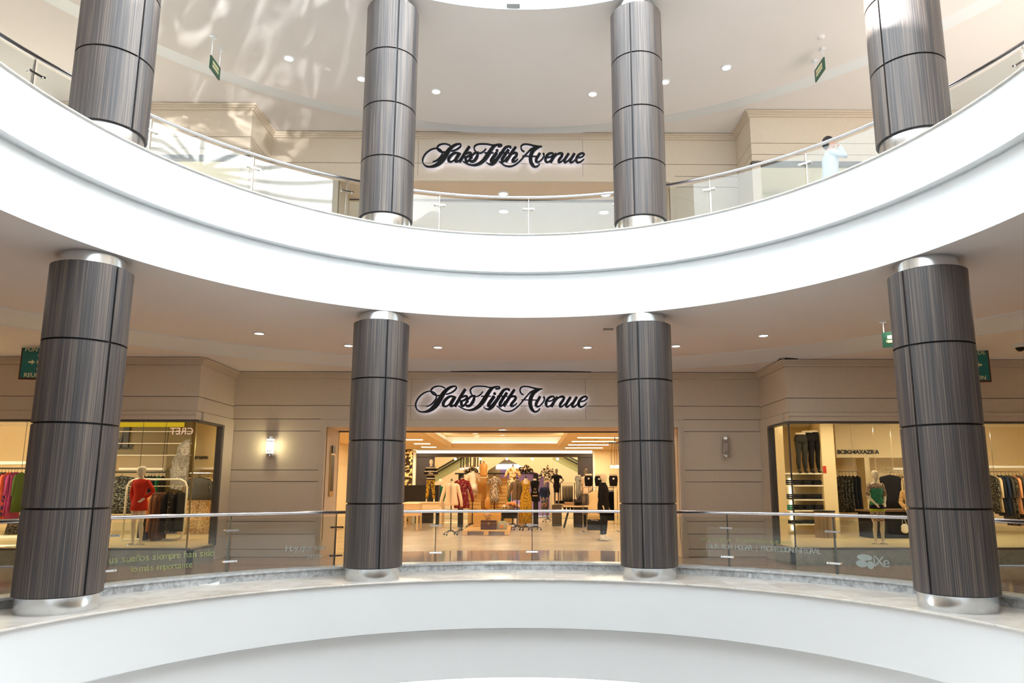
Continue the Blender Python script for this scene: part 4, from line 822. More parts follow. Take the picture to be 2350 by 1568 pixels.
# wooden busts on crates
def bust(label, x, y, z, h, m, name='wooden_bust'):
    t = thing(name, label, 'bust', (x, y, z)); s_ = h/.6
    MB().loft([ring(rx*s_, ry*s_, zz*s_) for zz, rx, ry in ((0,.12,.09),(.08,.16,.11),(.2,.14,.1),(.3,.15,.11),(.42,.17,.11),(.48,.13,.08),(.51,.055,.055),(.57,.05,.05))]).build('bust_torso', m, t, smooth=True)
    MB().lathe([(.03*s_, .57*s_), (.03*s_, .60*s_), (.0001, .605*s_)], (0,0), 12).build('cap', 'black', t)
tan = mat('tan_wood', (.55,.27,.06), .4)
bust('tan wooden bust standing on top of the crate beside the globes', -1.542, 28.27, 1.98 + .0, .62, tan)
for u, lb in ((1098, 'small tan wooden egg bust between the crates, left one'), (1119, 'larger tan wooden egg bust in front of the tall crate')):
    pass
o = tag(MB().ball((0,0,.22), .20, 16, 12, (.55,.5,1.1)).build('wooden_vase', tan, smooth=True), 'tall rounded tan wooden vase standing at the foot of the tall crate', 'vase'); o.location = (-1.255, 26.3, 0.759)
pl = tag(MB().box(-.5,.5,-.18,.18,0,0.603).build('display_plinth', pine, bevel=.01), 'pale wooden plinth carrying the tan wooden vase', 'plinth'); pl.location = (-1.255, 26.3, .156)
# disco globes and pendant tubes
globe = spots('mirror_globe', (.02,.015,.01), [(.75,.55,.30)], 16, .55, rough=.15)
def rail_globes():
    zt_ = 2.147; x0, x1 = -2.731, 0.623
    t = thing('black_shelf_rack', 'long black metal shelf frame carrying mirror globes across the shop', 'shelf', ((x0+x1)/2, 29, 0)); w = (x1-x0)/2
    MB().box(-w, w, -.2, .2, zt_ - .05, zt_).build('shelf_board', 'black', t)
    for xx in (-2.491, 0.547):
        MB().box(xx - (x0+x1)/2 - .1, xx - (x0+x1)/2 + .1, -.15, .15, 0, zt_ - .05).build('upright', 'black', t)
    for xx, r, lb in zip([-2.322, -2.217, -2.02, -1.865, -0.053, 0.161, 0.35], (.075,.10,.15,.08,.13,.17,.10), ('first from the left', 'second from the left', 'third and largest of the left four', 'fourth of the left four', 'left of the right three', 'largest of the right three', 'rightmost of all')):
        o = tag(MB().ball((0,0,0), r, 18, 12).build('mirror_globe', globe, smooth=True), 'mirror globe on the black shelf, ' + lb, 'globe', 'mirror globes on the black shelf'); o.location = (xx, 29 + (.0), zt_ + r)
rail_globes()
zc2 = 2.756
t = thing('pendant_tubes', 'cluster of black tube pendants with glowing tips hanging left of the crates', 'pendant light', (-2.494, 33.5, 6.4))
MB().box(-.75,.75,-.15,.15,-.04,0).build('ceiling_plate', 'shopceil', t)
for q, zz in [(-2.929, 2.439), (-2.808, 2.453), (-2.668, 2.478), (-2.595, 2.478), (-2.474, 2.463), (-2.314, 2.497), (-2.251, 2.497), (-2.135, 2.492), (-1.999, 2.44)]:
    xx = q - -2.494; p = MB().tube([(xx, 0, zz - 6.4 + .02), (xx, 0, -.02)], .026, 8).build('tube', 'black', t); MB().ball((xx, 0, zz - 6.4), .04, 10, 8).build('bulb', 'warmlamp', p, smooth=True)
t = thing('pendant_cluster', 'three wired glass bulbs hanging from a black disc beside the inner right column', 'pendant light', (3.173, 24, 3.069))
MB().lathe([(.22,0),(.22,-.03)], (0,0), 20).build('ceiling_disc', 'black', t)
MB().tube([(0,0,0), (0,0,SZ - 3.069)], .015, 6).build('rod', 'black', t)
for dx, dy in ((-.12, 0), (0, .08), (.13, -.02), (.05,-.08)):
    zz = -0.8159999999999998; p = MB().tube([(dx*.7, dy, -.02), (dx*1.1, dy, zz*.5), (dx, dy, zz + .05)], .007, 6).build('wire', 'black', t); MB().ball((dx, dy, zz), .05, 12, 8).build('bulb', 'warmlamp', p, smooth=True)
# ceiling spots and panels inside the shop
def slot(X, Y, w, lb):
    pass
for i, (xx, yy) in enumerate([[-3.87, 25.333], [-3.905, 27.587], [-3.952, 29.829]]):
    o = tag(MB().box(-.3,.3,-.13,.13,-.012,.0).build('ceiling_panel_light', 'warmlamp'), ('nearest', 'middle', 'farthest')[i] + ' of the three small light panels in the shop ceiling at left', 'ceiling light', 'small ceiling light panels'); o.location = (xx, min(yy, 31), SZ)
for i, (xx, yy) in enumerate([[2.717, 24.144], [2.653, 26.089], [2.637, 28.103], [2.617, 30.144]]):
    o = tag(MB().box(-.8,.8,-.035,.035,-.02,.0).build('ceiling_strip_light', 'warmlamp'), ('nearest', 'second', 'third', 'farthest')[i] + ' of the four long light strips in the shop ceiling at right', 'ceiling light', 'long ceiling light strips'); o.location = (xx, min(yy, 31.5), SZ)
for i, (X, Y_) in enumerate([(-3.049, 2.849), (-1.927, 2.85), (-0.727, 2.851), (0.434, 2.852), (1.572, 2.853)]):
    t = thing('spot_lamp', 'small ceiling spot under the dark beam, %s of five from the left' % ords[i], 'spot lamp', (X, 32.06, zC), 'spots under the dark beam')
    MB().tube([(0,0,0),(0,0,Y_ - zC + .05)], .015, 6).build('stem', 'black', t); MB().ball((0,0,Y_ - zC), .055, 12, 8).build('lamp_head', 'warmlamp', t, smooth=True)
# ---- tables, counters
pale = mat('pale_wood', (.80,.60,.36), .4)
def table(label, cx, cy, w, d, h, m, legs='square', name='display_table', group=None, skirt=0):
    t = thing(name, label, 'table', (cx, cy, 0), group); MB().box(-w/2, w/2, -d/2, d/2, h-.05, h).build('table_top', m, t, bevel=.006)
    if skirt: MB().box(-w/2+.03, w/2-.03, -d/2+.03, d/2-.03, h-.05-skirt, h-.05).build('apron', m, t)
    for sx in (-1, 1):
        for sy in (-1, 1):
            if legs == 'square': MB().box(sx*(w/2-.06)-.04, sx*(w/2-.06)+.04, sy*(d/2-.06)-.04, sy*(d/2-.06)+.04, 0, h-.05).build('leg', m, t)
            else: MB().tube([(sx*(w/2-.25), sy*(d/2-.1), h-.05), (sx*(w/2-.02), sy*(d/2-.08), 0)], .025, 6).build('leg', 'black', t)
    return t
xl, yl = [-3.766, 26.476]
table('large pale wooden table at the left edge of the shop entrance', xl - .95, yl + .6, 1.8, 1.0, .98, pale, skirt=.42)
table('pale wooden table behind the large one, under the striped jumper mannequin', -3.931, 29, 1.5, 1.1, 0.991, pale, skirt=.3)
xt_, yt_ = [2.296, 30.273]
zt1 = 0.84
table('pale folded clothes table with splayed black legs, left one of the right pair', 1.94, 31, 1.3, .8, .88, pale, 'splay')
table('pale folded clothes table with splayed black legs, right one of the pair', 2.179, 28.4, 1.1, .7, .86, pale, 'splay')
def folded(label, x, y, z, w, d, m, group, n=1, name='folded_garment'):
    for k in range(n):
        lb = label + (', ' + (('bottom', 'top') if n == 2 else ('bottom', 'middle', 'top'))[k] + ' one' if n > 1 else '')
        g = MB(); zz = k*.045; g.loft([[((w/2 - r_)*sx + r_*math.cos(a) , (d/2)*math.cos(0)*sy, zz) for sx, sy, a in ((-1,-1,0),(1,-1,0),(1,1,0),(-1,1,0))] for r_ in (0,)] and [[(-w/2, -d/2, zz+.004),(w/2, -d/2, zz+.004),(w/2, d/2, zz+.004),(-w/2, d/2, zz+.004)],[(-w/2-.012, -d/2-.012, zz+.02),(w/2+.012, -d/2-.012, zz+.02),(w/2+.012, d/2+.012, zz+.02),(-w/2-.012, d/2+.012, zz+.02)],[(-w/2, -d/2, zz+.042),(w/2, -d/2, zz+.042),(w/2, d/2, zz+.042),(-w/2, d/2, zz+.042)]])
        o = tag(g.build(name, m, bevel=.006), lb, 'folded clothes', group); o.location = (x + rnd.uniform(-.012,.012), y, z)
denim = mat('dark_denim', (.016,.016,.022), .85, bump=(60,.3)); tan_c = mat('tan_cloth', (.40,.24,.12), .85, bump=(30,.2))
for dx, m, nm in ((-.35, blk, 'black'), (0, denim, 'dark')): folded('folded %s garment on the left table with splayed legs' % nm, 1.94 + dx, 31, .88, .3, .4, m, 'folded clothes on the left splayed table', 3)
for dx, m, nm in ((-.3, tan_c, 'tan'), (.12, blk, 'black')): folded('folded %s garment on the right table with splayed legs' % nm, 2.179 + dx, 28.5, .86, .34, .4, m, 'folded clothes on the right splayed table', 3)
# counter with black goods behind leopard screen
table('black counter behind the pale tables at left', -4.508, 30.8, 1.9, .7, 1.667, 'black', skirt=.8, name='black_counter')
for k in range(3):
    o = tag(MB().box(-.12,.12,-.1,.1,0,.22).build('glass_cloche', M['shopglass'], bevel=.02), 'small clear display box on the black counter, %s from the left' % ords[k], 'display box', 'clear boxes on the black counter'); o.location = (-4.508 - .35 + .4*k, 30.8, 1.667)
# chalk board on wheels
t = thing('sale_board', 'black wheeled board with pale letters at the foot of the coat mannequin', 'sign board', (*[2.61, 25.671], 0), None, .0)
MB().box(-.27,.27,-.02,.02,.06,.75).build('board_panel', 'black', t); MB().box(-.29,-.27,-.025,.025,.04,.77).box(.27,.29,-.025,.025,.04,.77).box(-.29,.29,-.025,.025,.75,.77).box(-.29,.29,-.06,.06,.03,.06).build('board_frame', 'brass', t)
text_mesh('LE', .30, mat('chalk_violet', (.55,.45,.60), .6), 'lettering', t, Vector(t.location) + Vector((-.0, -.024, .48)), rot=(PI/2, .12, 0), ext=.001)
for sx in (-1, 1): MB().tube([(sx*.22,-.03,.015),(sx*.22,.03,.015)], .015, 8).build('wheel', 'black', t)
# trouser display legs: half mannequins
def legs_form(label, x, y, z0, h, m, group=None, name='trouser_form', bent=0):
    t = thing(name, label, 'half mannequin', (x, y, z0), group, bent); s_ = h/1.05; t.scale = (s_, s_, s_)
    g = MB(); g.loft(cloth([(.78,.16,.12,0,0),(.86,.175,.135,.01,0),(.93,.165,.125,.01,0),(1.0,.135,.1,0,0)]))
    for q in (-1, 1): g.tube([(q*.08,0,.86),(q*.085,-.02,.62),(q*.088,-.01,.48),(q*.088,.02,.3),(q*.09,.01,.12)], [.092,.078,.058,.06,.042], 14)
    g.build('trousers', m, t, smooth=True); MB().loft(cloth([(1.0,.136,.101,0,0),(1.05,.128,.095,0,0)])).build('waist_rim', skin, t, smooth=True)
    g = MB()
    for q in (-1, 1): g.tube([(q*.09,.01,.13),(q*.09,.01,.05),(q*.09,-.04,.02),(q*.09,-.11,.018)], [.035,.032,.03,.022], 10)
    g.build('boots', 'black', t, smooth=True); return t
legs_form('half mannequin in grey washed jeans standing in the right of the shop', 2.277, 29, 1.105, 0.9710000000000001, mat('grey_denim', (.30,.30,.27), .85, bump=(40,.15)), bent=.9)
b0 = tag(MB().box(-.2,.2,-.12,.2,0,1.104).build('display_block', dk, bevel=.01), 'dark block under the half mannequin in grey jeans', 'block'); b0.location = (2.277, 29, 0)
def short_form(label, X, zt_, zb2, y, m):
    t = thing('hip_form', label, 'half mannequin', (X, y, zb2)); h = zt_ - zb2
    MB().loft(cloth([(0,.13,.10,0,0),(h*.3,.15,.12,0,0),(h*.6,.16,.125,.01,0),(h*.85,.14,.105,0,0)])).build('trousers', m, t, smooth=True); MB().loft(cloth([(h*.85,.14,.105,0,0),(h,.125,.095,0,0)])).build('waist_rim', skin, t, smooth=True)
    MB().tube([(0,0,0),(0,0,-zb2)], .015, 6).build('pole', 'chrome', t); MB().box(-.04,.02,-.14,-.13,h*.55,h*.68).build('price_tag', 'white', t)
for X, a, b, lb in ((1910, 500, 620, 'hip form in black trousers with price tag left of the coat mannequin'), (2015, 505, 620, 'hip form in black trousers half hidden behind the bald mannequin'), (2150, 500, 620, 'hip form in black trousers right of the coat mannequin')):
    X0, z1, z0 = {1910: (2.484, 2.064, 1.61), 2015: (2.817, 2.035, 1.608), 2150: (3.284, 2.044, 1.606)}[X]
    short_form(lb, X0, z1, z0, {1910: 26.5, 2015: 26, 2150: 25.5}[X], blk)
# ---- clothes rails
def hanger_garment(label, x, y, zrail, w, L, rz, m, group, depth=.07, sl=False, flare=1.1, m2=None, name='hanging_garment', cat='clothes', hook=.10, fold=.06):
    """garment on a hanger; local x is the shoulder width, z = 0 at the rail"""
    t = thing(name, label, cat, (x, y, zrail), group, rz)
    MB().tube([(.0,0,.015),(.018,0,.005),(.02,0,-.02),(0,0,-.04),(0,0,-hook)], .004, 5).tube([(-w*.46,0,-hook-.06),(0,0,-hook),(w*.46,0,-hook-.06)], .011, 6).build('hanger', 'black', t)
    g = MB(); z0 = -hook - .01
    rows = [(z0 - L, w*.5*flare, depth*1.2, fold), (z0 - L*.7, w*.48*(1+(flare-1)*.6), depth*1.15, fold), (z0 - L*.4, w*.44, depth, fold*.6), (z0 - .2, w*.46, depth, .02), (z0 - .08, w*.5, depth*.85, 0), (z0 - .03, w*.34, depth*.6, 0), (z0 + .005, w*.14, depth*.5, 0)]
    g.loft([ring(rx, ry, z, 0, 0, 28, 6, a, i) for i, (z, rx, ry, a) in enumerate(rows)])
    if sl:
        for s_ in (-1, 1): g.tube([(s_*w*.42,0,z0-.07),(s_*w*.52,0,z0-.14),(s_*w*.56,0,z0-.35),(s_*w*.58,.0,z0-.58)], [min(depth, .05)*q for q in (.9,1,.9,.75)], 8)
    g.build('garment_body', m, t, smooth=True)
    return t
SP = lambda x0, x1, n: abs(x1 - x0)/(n - 1)*.38
def rail(label, pts, r, m='chrome', name='clothes_rail', hang=None, posts=None, cat='clothes rail'):
    c = pts[0]; t = thing(name, label, cat, c); MB().tube([Vector(p) - Vector(c) for p in pts], r, 8).build('rail_bar', m, t)
    for h in (hang or []): MB().tube([Vector(h) - Vector(c), (h[0]-c[0], h[1]-c[1], 3.3 - c[2])], .006, 5).build('hanging_wire', m, t)
    for h in (posts or []): MB().tube([Vector(h) - Vector(c), (h[0]-c[0], h[1]-c[1], .335 - c[2])], r, 8).build('post', m, t)
    return t
black_p = spots('black_silver_print', (.015,.015,.014), [(.25,.23,.18)], 34, .56); bluek = mat('ink_cloth', (.02,.022,.03), .85, bump=(15,.2)); brown_c = mat('brown_cloth', (.17,.07,.035), .85, bump=(15,.15)); orange_c = mat('peach_cloth', (.80,.36,.16), .8); leath = mat('grey_leather', (.045,.04,.03), .6, bump=(12,.35)); beigel = spots('beige_lace', (.45,.28,.13), [(.75,.55,.32)], 26, .5); magenta = mat('magenta_cloth', (.30,.02,.10), .7, bump=(12,.2)); purple = spots('purple_print', (.18,.02,.12), [(.02,.03,.10),(.6,.08,.05)], 9, .5); redo = mat('orange_red_cloth', (.65,.09,.03), .7); olivec = mat('olive_cloth', (.06,.09,.02), .8); zig = spots('zigzag_knit', (.02,.016,.014), [(.26,.2,.12)], 18, .55, stretch=(1,1,3)); wheat = mat('wheat_cloth', (.72,.55,.30), .8, bump=(12,.1))
# right window: back recesses, rail with dark dresses
YB = 19.6
bx('trim_70', 8.837, 12, 19.7, 19.8, 2.374, 3.3, 'shopwall'); bx('trim_71', 8.426, 8.751, 19.7, 20.6, .335, 3.3, 'shopwall'); bx('trim_72', 9.609, 9.743, 19.7, 20.2, .335, 2.374, 'shopwall')
bx('trim_73', 8.751, 9.895, 19.7, 20.3, .335, 0.702, 'shopwall')
text_mesh('BCBGMAXAZRIA', .155, 'black', 'brand_lettering', None, (9.427, 19.68, 2.524), ext=.004, bold=.004); o = [q for q in col.objects if q.name.startswith('brand_lettering')][-1]; tag(o, 'black brand lettering on the cream wall above the right window rails', 'lettering'); o.location = (9.439, 19.68, 2.528)
rz_ = (8.7, 19.4, 1.986); re_ = (9.3, 19.4, 1.986)
rail('short steel rail with dark dresses in the right window', [(rz_[0], 19.35, rz_[2]), (re_[0], 19.35, re_[2])], .014, hang=[(9.127, 19.35, rz_[2])])
for i, (X, Lp, m, d_) in enumerate(((315, 845, black_p, 'black and silver patterned dress, leftmost'), (362, 850, black_p, 'black and silver patterned dress, second'), (415, 862, black_p, 'silver speckled dress, third'), (470, 865, black_p, 'speckled dark dress, fourth'), (528, 845, bluek, 'plain ink black dress, fifth'), (592, 840, bluek, 'plain ink black dress, rightmost'))):
    xx = (8.721 + (X - 315) * 0.0017581227436823108); L = rz_[2] - 0.903 - .11
    hanger_garment(d_ + ' on the short rail in the right window', xx, 19.35, rz_[2], .42, L, 1.571, m, 'dark dresses on the right window rail', depth=SP(9.208, 8.721, 6), hook=.12)
# beige blouses, black coat behind green lace mannequin
zr_ = 1.969; xa_, xb2 = 10.044, 10.484
rail('pale rail with beige blouses right of the lace dress mannequin', [(xa_, 19.2, zr_), (xb2 + 1.5, 19.2, zr_)], .014, hang=[(xa_ + .1, 19.2, zr_), (xb2, 19.2, zr_)])
bx('trim_74', 10.168, xb2 + 1.5, 19.25, 19.7, 2.024, 2.086, 'shopwhite')
for i, X in enumerate((1180, 1215, 1255, 1300)): hanger_garment(('leftmost', 'second', 'third', 'rightmost')[i] + ' wheat blouse on the rail right of the lace dress mannequin', 10.163 + (X-1180)*0.0017416666666666635, 19.2, zr_, .40, .85, 1.571, wheat, 'wheat blouses in the right window', depth=SP(10.163, 10.372, 4), sl=True)
hanger_garment('long black coat hanging behind the lace dress mannequin', 9.728, 18.6, 1.933, .62, 0.8580000000000001, .1, blk, None, depth=.09, flare=1.25, hook=.06)
rail('short steel rail holding the long black coat', [(9.354, 18.6, 1.943), (9.709, 18.6, 1.943)], .012, hang=[(9.371, 18.6, 1.933)])
# gold blouse half figure on dark counter
x, y = 9.299, 17.2
t = thing('dark_counter', 'low dark counter behind the lace dress mannequin', 'counter', (9.373, 17.6, .335)); h_ = 0.673
MB().box(-.85, 1.6, -.3, .4, 0, h_ - .04).build('counter_body', blk, t, bevel=.01); MB().box(-.9, 1.65, -.34, .44, h_ - .04, h_).build('counter_top', mat('brown_top', (.16,.08,.04), .4), t)
t = mannequin('seated_mannequin', 'half hidden mannequin in a gold blouse and black trousers sitting on the dark counter', (x + .25, 17.35, .335 + h_ - .93), 1.7, 'front', -.5, legs=.1); b_ = [c for c in t.children]
for c in b_:
    if c.name.startswith('base_plate'): bpy.data.objects.remove(c)
dress('front', .93, 1.25, spots('gold_sequin', (.45,.27,.10), [(.68,.45,.20)], 50, .5), name='blouse', parent=t, sleeve_to=.9, sl=(.075,.05)); MB().loft(cloth([(.86,.2,.2,-.05,0),(.94,.2,.16,0,0)])).build('trousers', blk, t, smooth=True)
t = thing('white_clutch_bag', 'white strapped bag hanging in front of the dark counter', 'bag', (9.288, 17.24, 0.591))
MB().loft([[(a*math.cos(q), .03*math.sin(q), z) for q in [2*PI*k/12 for k in range(12)]] for z, a in ((-.13,.04),(-.08,.10),(.05,.09),(.09,.03))]).build('bag_body', cr2, t, smooth=True); MB().tube([(-.06,0,.08),(-.03,0,.30),(.05,0,.08)], .006, 6).build('strap', cr2, t)
# shelves with folded denim, boots and trouser forms
xs0, xs1 = 6.887, 7.921
t = thing('shelf_unit', 'cream shelving with folded dark denim in the right window', 'shelf', ((xs0+xs1)/2, 18.8, .335)); w = (xs1-xs0)/2
MB().box(-w-.03, -w, -.25, .25, 0, 1.992).box(w, w+.35, -.3, .25, 0, 2.92).build('side_panel', 'shopwall', t); MB().box(-w, w, .2, .25, 0, 1.579).build('back_panel', 'shopwall', t)
zsh = [1.924, 1.611, 1.246, 0.969, 0.619]
for z in zsh: MB().box(-w, w, -.27, .2, z-.335-.035, z-.335).build('shelf_board', 'shopwhite', t)
MB().box(-w*.42, -w*.30, .15, .19, .1, 1.45).build('light_strip', 'cove_light', t)
for q, z in enumerate(zsh[1:]):
    for k in range(4):
        m = denim if (q + k) % 3 else blk
        if q == 2 and k == 0: m = mat('teal_cloth', (.02,.22,.16), .8)
        folded('folded %s garment on the %s shelf, %s pile from the left' % ('teal' if (q == 2 and k == 0) else 'dark', ('second', 'third', 'fourth', 'lowest')[q], ords[k]), (xs0+xs1)/2 - w + w*2*(k + .5)/4, 18.72, z + .001, w*.36, .3, m, 'folded clothes in the right window shelves', 3 if q != 3 else 2)
for i, (X, Y_, hgt) in enumerate(((340, 125, 0), (425, 100, 0), (510, 92, 0))):
    xx, zt_ = (7.413, 7.604, 7.796)[i], (2.976, 3.032, 3.05)[i]
    legs_form(('leftmost grey denim', 'middle black', 'rightmost black')[i] + ' trouser legs in boots on the top shelf of the right window', xx, 18.55 + .06*i, zsh[0], zt_ - zsh[0], (mat('grey_black_denim', (.035,.034,.03), .8), blk, blk)[i], 'trouser legs on the top shelf')
o = tag(MB().box(-.045,.045,-.008,.008,-.09,.09).build('fire_alarm_box', mat('alarm_red', (.55,.04,.02), .4), bevel=.005), 'small red fire alarm plate on the cream pillar in the right window', 'alarm'); o.location = (7.968, 18.4, 2.013)
o.location[1] = 18.49
t = thing('wooden_stool', 'round striped wood drum below the shelves in the right window', 'stool', (7.513, 17.6, .335)); MB().lathe([(.24,0),(.24,.62)], (0,0), 28).build('drum_body', wood('drum_wood', (.20,.13,.07),(.30,.20,.11),(.12,.07,.04), .4, 30, .6), t, smooth='auto'); MB().lathe([(.25,.62),(.25,.65)], (0,0), 28).build('drum_top', 'black', t)
# far right rail
zr_ = 1.972; xa_ = 12.623
rail('long rail with mixed dark and peach garments at the right edge', [(xa_ - .5, 18.8, zr_), (xa_ + 2.4, 18.8, zr_)], .014, hang=[(xa_, 18.8, zr_), (xa_ + 2, 18.8, zr_)])
bx('trim_75', xa_ - .6, xa_ + 2.5, 19.0, 19.4, zr_ + .1, zr_ + .16, 'shopwhite')
for i, (X, m, L_, nm) in enumerate(((120, black_p, .95, 'black speckled'), (160, wheat, .95, 'wheat coloured'), (195, bluek, 1.0, 'ink dark'), (240, mat('navy_denim', (.02,.035,.07), .8), 1.05, 'navy blue'), (290, leath, 1.2, 'olive grey snakeskin'), (325, zig, 1.3, 'brown patterned long'), (370, orange_c, 1.0, 'peach'), (410, leath, 1.1, 'khaki'), (450, tan_c, 1.3, 'tan'), (490, tan_c, 1.3, 'dark tan'))):
    hanger_garment('%s garment on the right edge rail, place %d from the left' % (nm, i + 1), 12.526 + (X-120)*0.002383783783783783, 18.8, zr_, .46, L_, 1.571, m, 'clothes on the right edge rail', depth=SP(13.408, 12.526, 10), sl=True)
# ---- left window
bx('trim_76', -13, -9.455, 19.0, 19.1, 2.379, 3.3, 'olive'); bx('trim_77', -9.413, -8.793, 18.95, 19.15, .335, 3.3, 'olive')  # solid panels drawn as the pane's reflection of the opposite shopfront
for k, Yz in enumerate((150, 280, 408)): bx('trim_%d' % (80+k), -10.842, -8.769, 18.93, 18.95, (3.007, 2.689, 2.377)[k], (3.007, 2.689, 2.377)[k] + .02, 'shopwhite')  # pale lines of the same reflected shopfront
tag(MB().box(-10.722, -9.001, 18.85, 18.93, 3.138, 3.3240000000000003).build('amber_reflection_strip', emis('amber_glow', (.75,.48,.02), .8)), 'amber glowing strip along the top of the reflected shopfront in the left window', 'light strip')  # glowing strip added as part of the reflected shopfront
# the pane's reflection of the opposite shop, built as solid letters and portrait
pk = mat('reflected_pink', (.75,.58,.55), .5, emit=(.8,.6,.55), es=.15)
for tx, p, s_, m, lb in (('CRET', (-9.052, 18.92, 3.018), .26, pk, 'pink reflected capital letters reading backwards high in the left window'), ('SOXU', (-10.61, 18.975, 2.604), .20, 'black', 'small black reflected letters reading backwards in the left window')):
    o = text_mesh(tx, s_, m, 'reflected_lettering', None, p, ext=.004, mirror=True, bold=.002); tag(o, lb, 'lettering')
p = (-10.608, 18.97, 2.873); o = tag(MB().prism([(-.16,-.28),(-.06,-.28),(.0,.1),(.0,-.28),(.14,-.28),(.14,.28),(.0,.28),(-.08,-.05),(-.2,.0)], -.02, .02).build('reflected_dark_letter', mat('reflected_dark_brown', (.03,.022,.012), .5)), 'large dark cut off shape of a reflected letter high in the left window', 'lettering'); o.location = p
pt = spots('reflected_portrait_grey', (.17,.15,.12), [(.27,.25,.22)], 16, .5, stretch=(2.6,1,.9))
t = thing('portrait_reflection', 'reflection of a grey portrait poster of a person with long wavy hair in the left window', 'poster', (-8.812, 18.6, 2.214))
K = 0.0023799999999999954
def pg(L): return [((x - 850)*K, (470 - z)*K) for x, z in L]
MB().prism(pg([(925,225),(880,232),(830,262),(790,310),(778,370),(760,430),(732,480),(745,520),(720,560),(730,620),(738,690),(735,760),(870,790),(905,700),(925,640)]), -.01, .01).build('hair_and_shoulders', pt, t)
MB().prism(pg([(915,262),(870,270),(835,300),(822,340),(828,375),(845,400),(870,408),(905,400),(918,370)]), -.02, -.01).build('face', mat('portrait_face', (.36,.31,.26), .6), t)
ft = MB(); ft.prism(pg([(832,318),(862,312),(862,320),(834,324)]), -.024, -.02).prism(pg([(882,312),(912,314),(912,321),(882,320)]), -.024, -.02).prism(pg([(848,372),(868,366),(885,374),(866,384)]), -.024, -.02).prism(pg([(868,330),(860,352),(874,356)]), -.024, -.02).build('features', mat('portrait_dark', (.16,.12,.10), .6), t)
MB().prism(pg([(760,520),(800,500),(850,560),(905,530),(915,620),(800,660),(750,600)]), -.02, -.01).build('bodice', spots('portrait_lace', (.38,.35,.31), [(.22,.19,.16)], 26, .5), t)
# wall of second bay with lettering and the leather jacket
bx('wall_bay', -9.091, XL - .16, 19.6, 19.7, .335, 3.3, 'shopwall')
o = text_mesh('RED VALENTINO', .115, 'black', 'brand_lettering', None, (-8.775, 19.57, 2.347), ext=.004, bold=.003, sx=.42); tag(o, 'black brand lettering on the cream wall above the leather jacket', 'lettering')
xl_ = -8.754; bx('trim_85', xl_, XL - .4, 19.2, 19.6, 2.017, 2.079, 'shopwhite')
zr_ = 1.907; rail('short rail with leather jacket and lace dresses at the left window corner', [(-8.597, 18.6, zr_), (XL - .45, 18.6, zr_)], .014, hang=[(-8.549, 18.6, zr_)])
hanger_garment('grey leather jacket with white tag on the corner rail', -8.328, 18.6, zr_, .56, 0.581, .1, leath, None, depth=.09, sl=True, name='leather_jacket')
o = tag(MB().box(-.03,.03,-.12,-.115,-.55,-.45).build('price_tag', 'white'), 'white price tag on the grey leather jacket', 'tag'); bpy.data.objects.remove(o)
for i in range(3): hanger_garment(('left', 'middle', 'right')[i] + ' long beige lace dress below the grey leather jacket', -8.755 + i*.24, 18.95, zr_, .34, 1.47, .25, beigel, 'beige lace dresses at the left corner', depth=.06)
# back rail: black figured dress, small hangers
zr_ = 1.933; rail('long dark rail across the back of the left window', [(-10.666, 18.6, zr_), (-9.241, 18.6, zr_)], .02, 'black', hang=[(-9.907, 18.6, zr_), (-9.312, 18.6, zr_)])
bx('trim_86', -10.57, -9.387, 18.8, 19.4, 1.996, 2.049, 'shopwhite')
hanger_garment('wide black dress with silver zigzag print left of the red dress mannequin', -10.346, 18.6, zr_, .78, 0.954, .05, spots('black_zigzag', (.015,.014,.012), [(.22,.22,.17)], 20, .55, stretch=(1,1,2.2)), None, depth=.08, flare=1.1, hook=.1)
for i, X in enumerate((440, 485, 515, 550, 595, 640)): hanger_garment(ords[i] + ' from the left of the dark green and black blouses behind the red dress mannequin', -9.761 + (X-440)*0.002374999999999998, 18.6, zr_, .34, .75, 1.571, (blk, bluek, blk, bluek, dgreen, blk)[i], 'dark blouses on the back rail of the left window', depth=SP(-9.761, -9.286, 6), hook=.1)
# white free standing rail with rounded corners
xr0, xr1, zt_, = -9.074, -7.687, 1.719
t = thing('standing_rail', 'white standing garment rail with rounded corners around the red dress mannequin', 'clothes rail', (xr0, 16.6, .335)); q = zt_ - .335; w = xr1 - xr0
MB().tube([(0,0,.02),(0,0,q-.18),(.05,0,q-.06),(.17,0,q),(w-.17,0,q),(w-.05,0,q-.06),(w,0,q-.18),(w,0,.2),(w-.06,0,.06),(w-.2,0,.02),(0,0,.02)], .024, 8).build('tube_frame', 'shopwhite', t, smooth=True); zb3 = 1.564
MB().tube([(.03,0,zb3-.335),(w-.02,0,zb3-.335)], .012, 8).build('hanging_bar', 'chrome', t)
for i, (X, m, L_, nm) in enumerate(((460, black_p, 1.1, 'black flowered'), (500, black_p, 1.15, 'dark flowered'), (545, orange_c, .95, 'peach'), (575, brown_c, 1.1, 'warm brown'), (610, brown_c, 1.2, 'brown'), (650, brown_c, 1.15, 'deep brown'), (700, blk, 1.0, 'black'), (750, zig, 1.0, 'black zigzag'), (800, blk, .95, 'black wool'), (850, bluek, .95, 'ink blue'))):
    hanger_garment('%s garment on the white rounded rail, place %d from the left' % (nm, i + 1), -8.612 + (X-460)*0.0021128205128205122, 16.6, zb3, .44, L_*.92, 1.571, m, 'clothes on the white rounded rail', depth=SP(-7.788, -8.612, 10), sl=(i % 2 == 0), hook=.14)
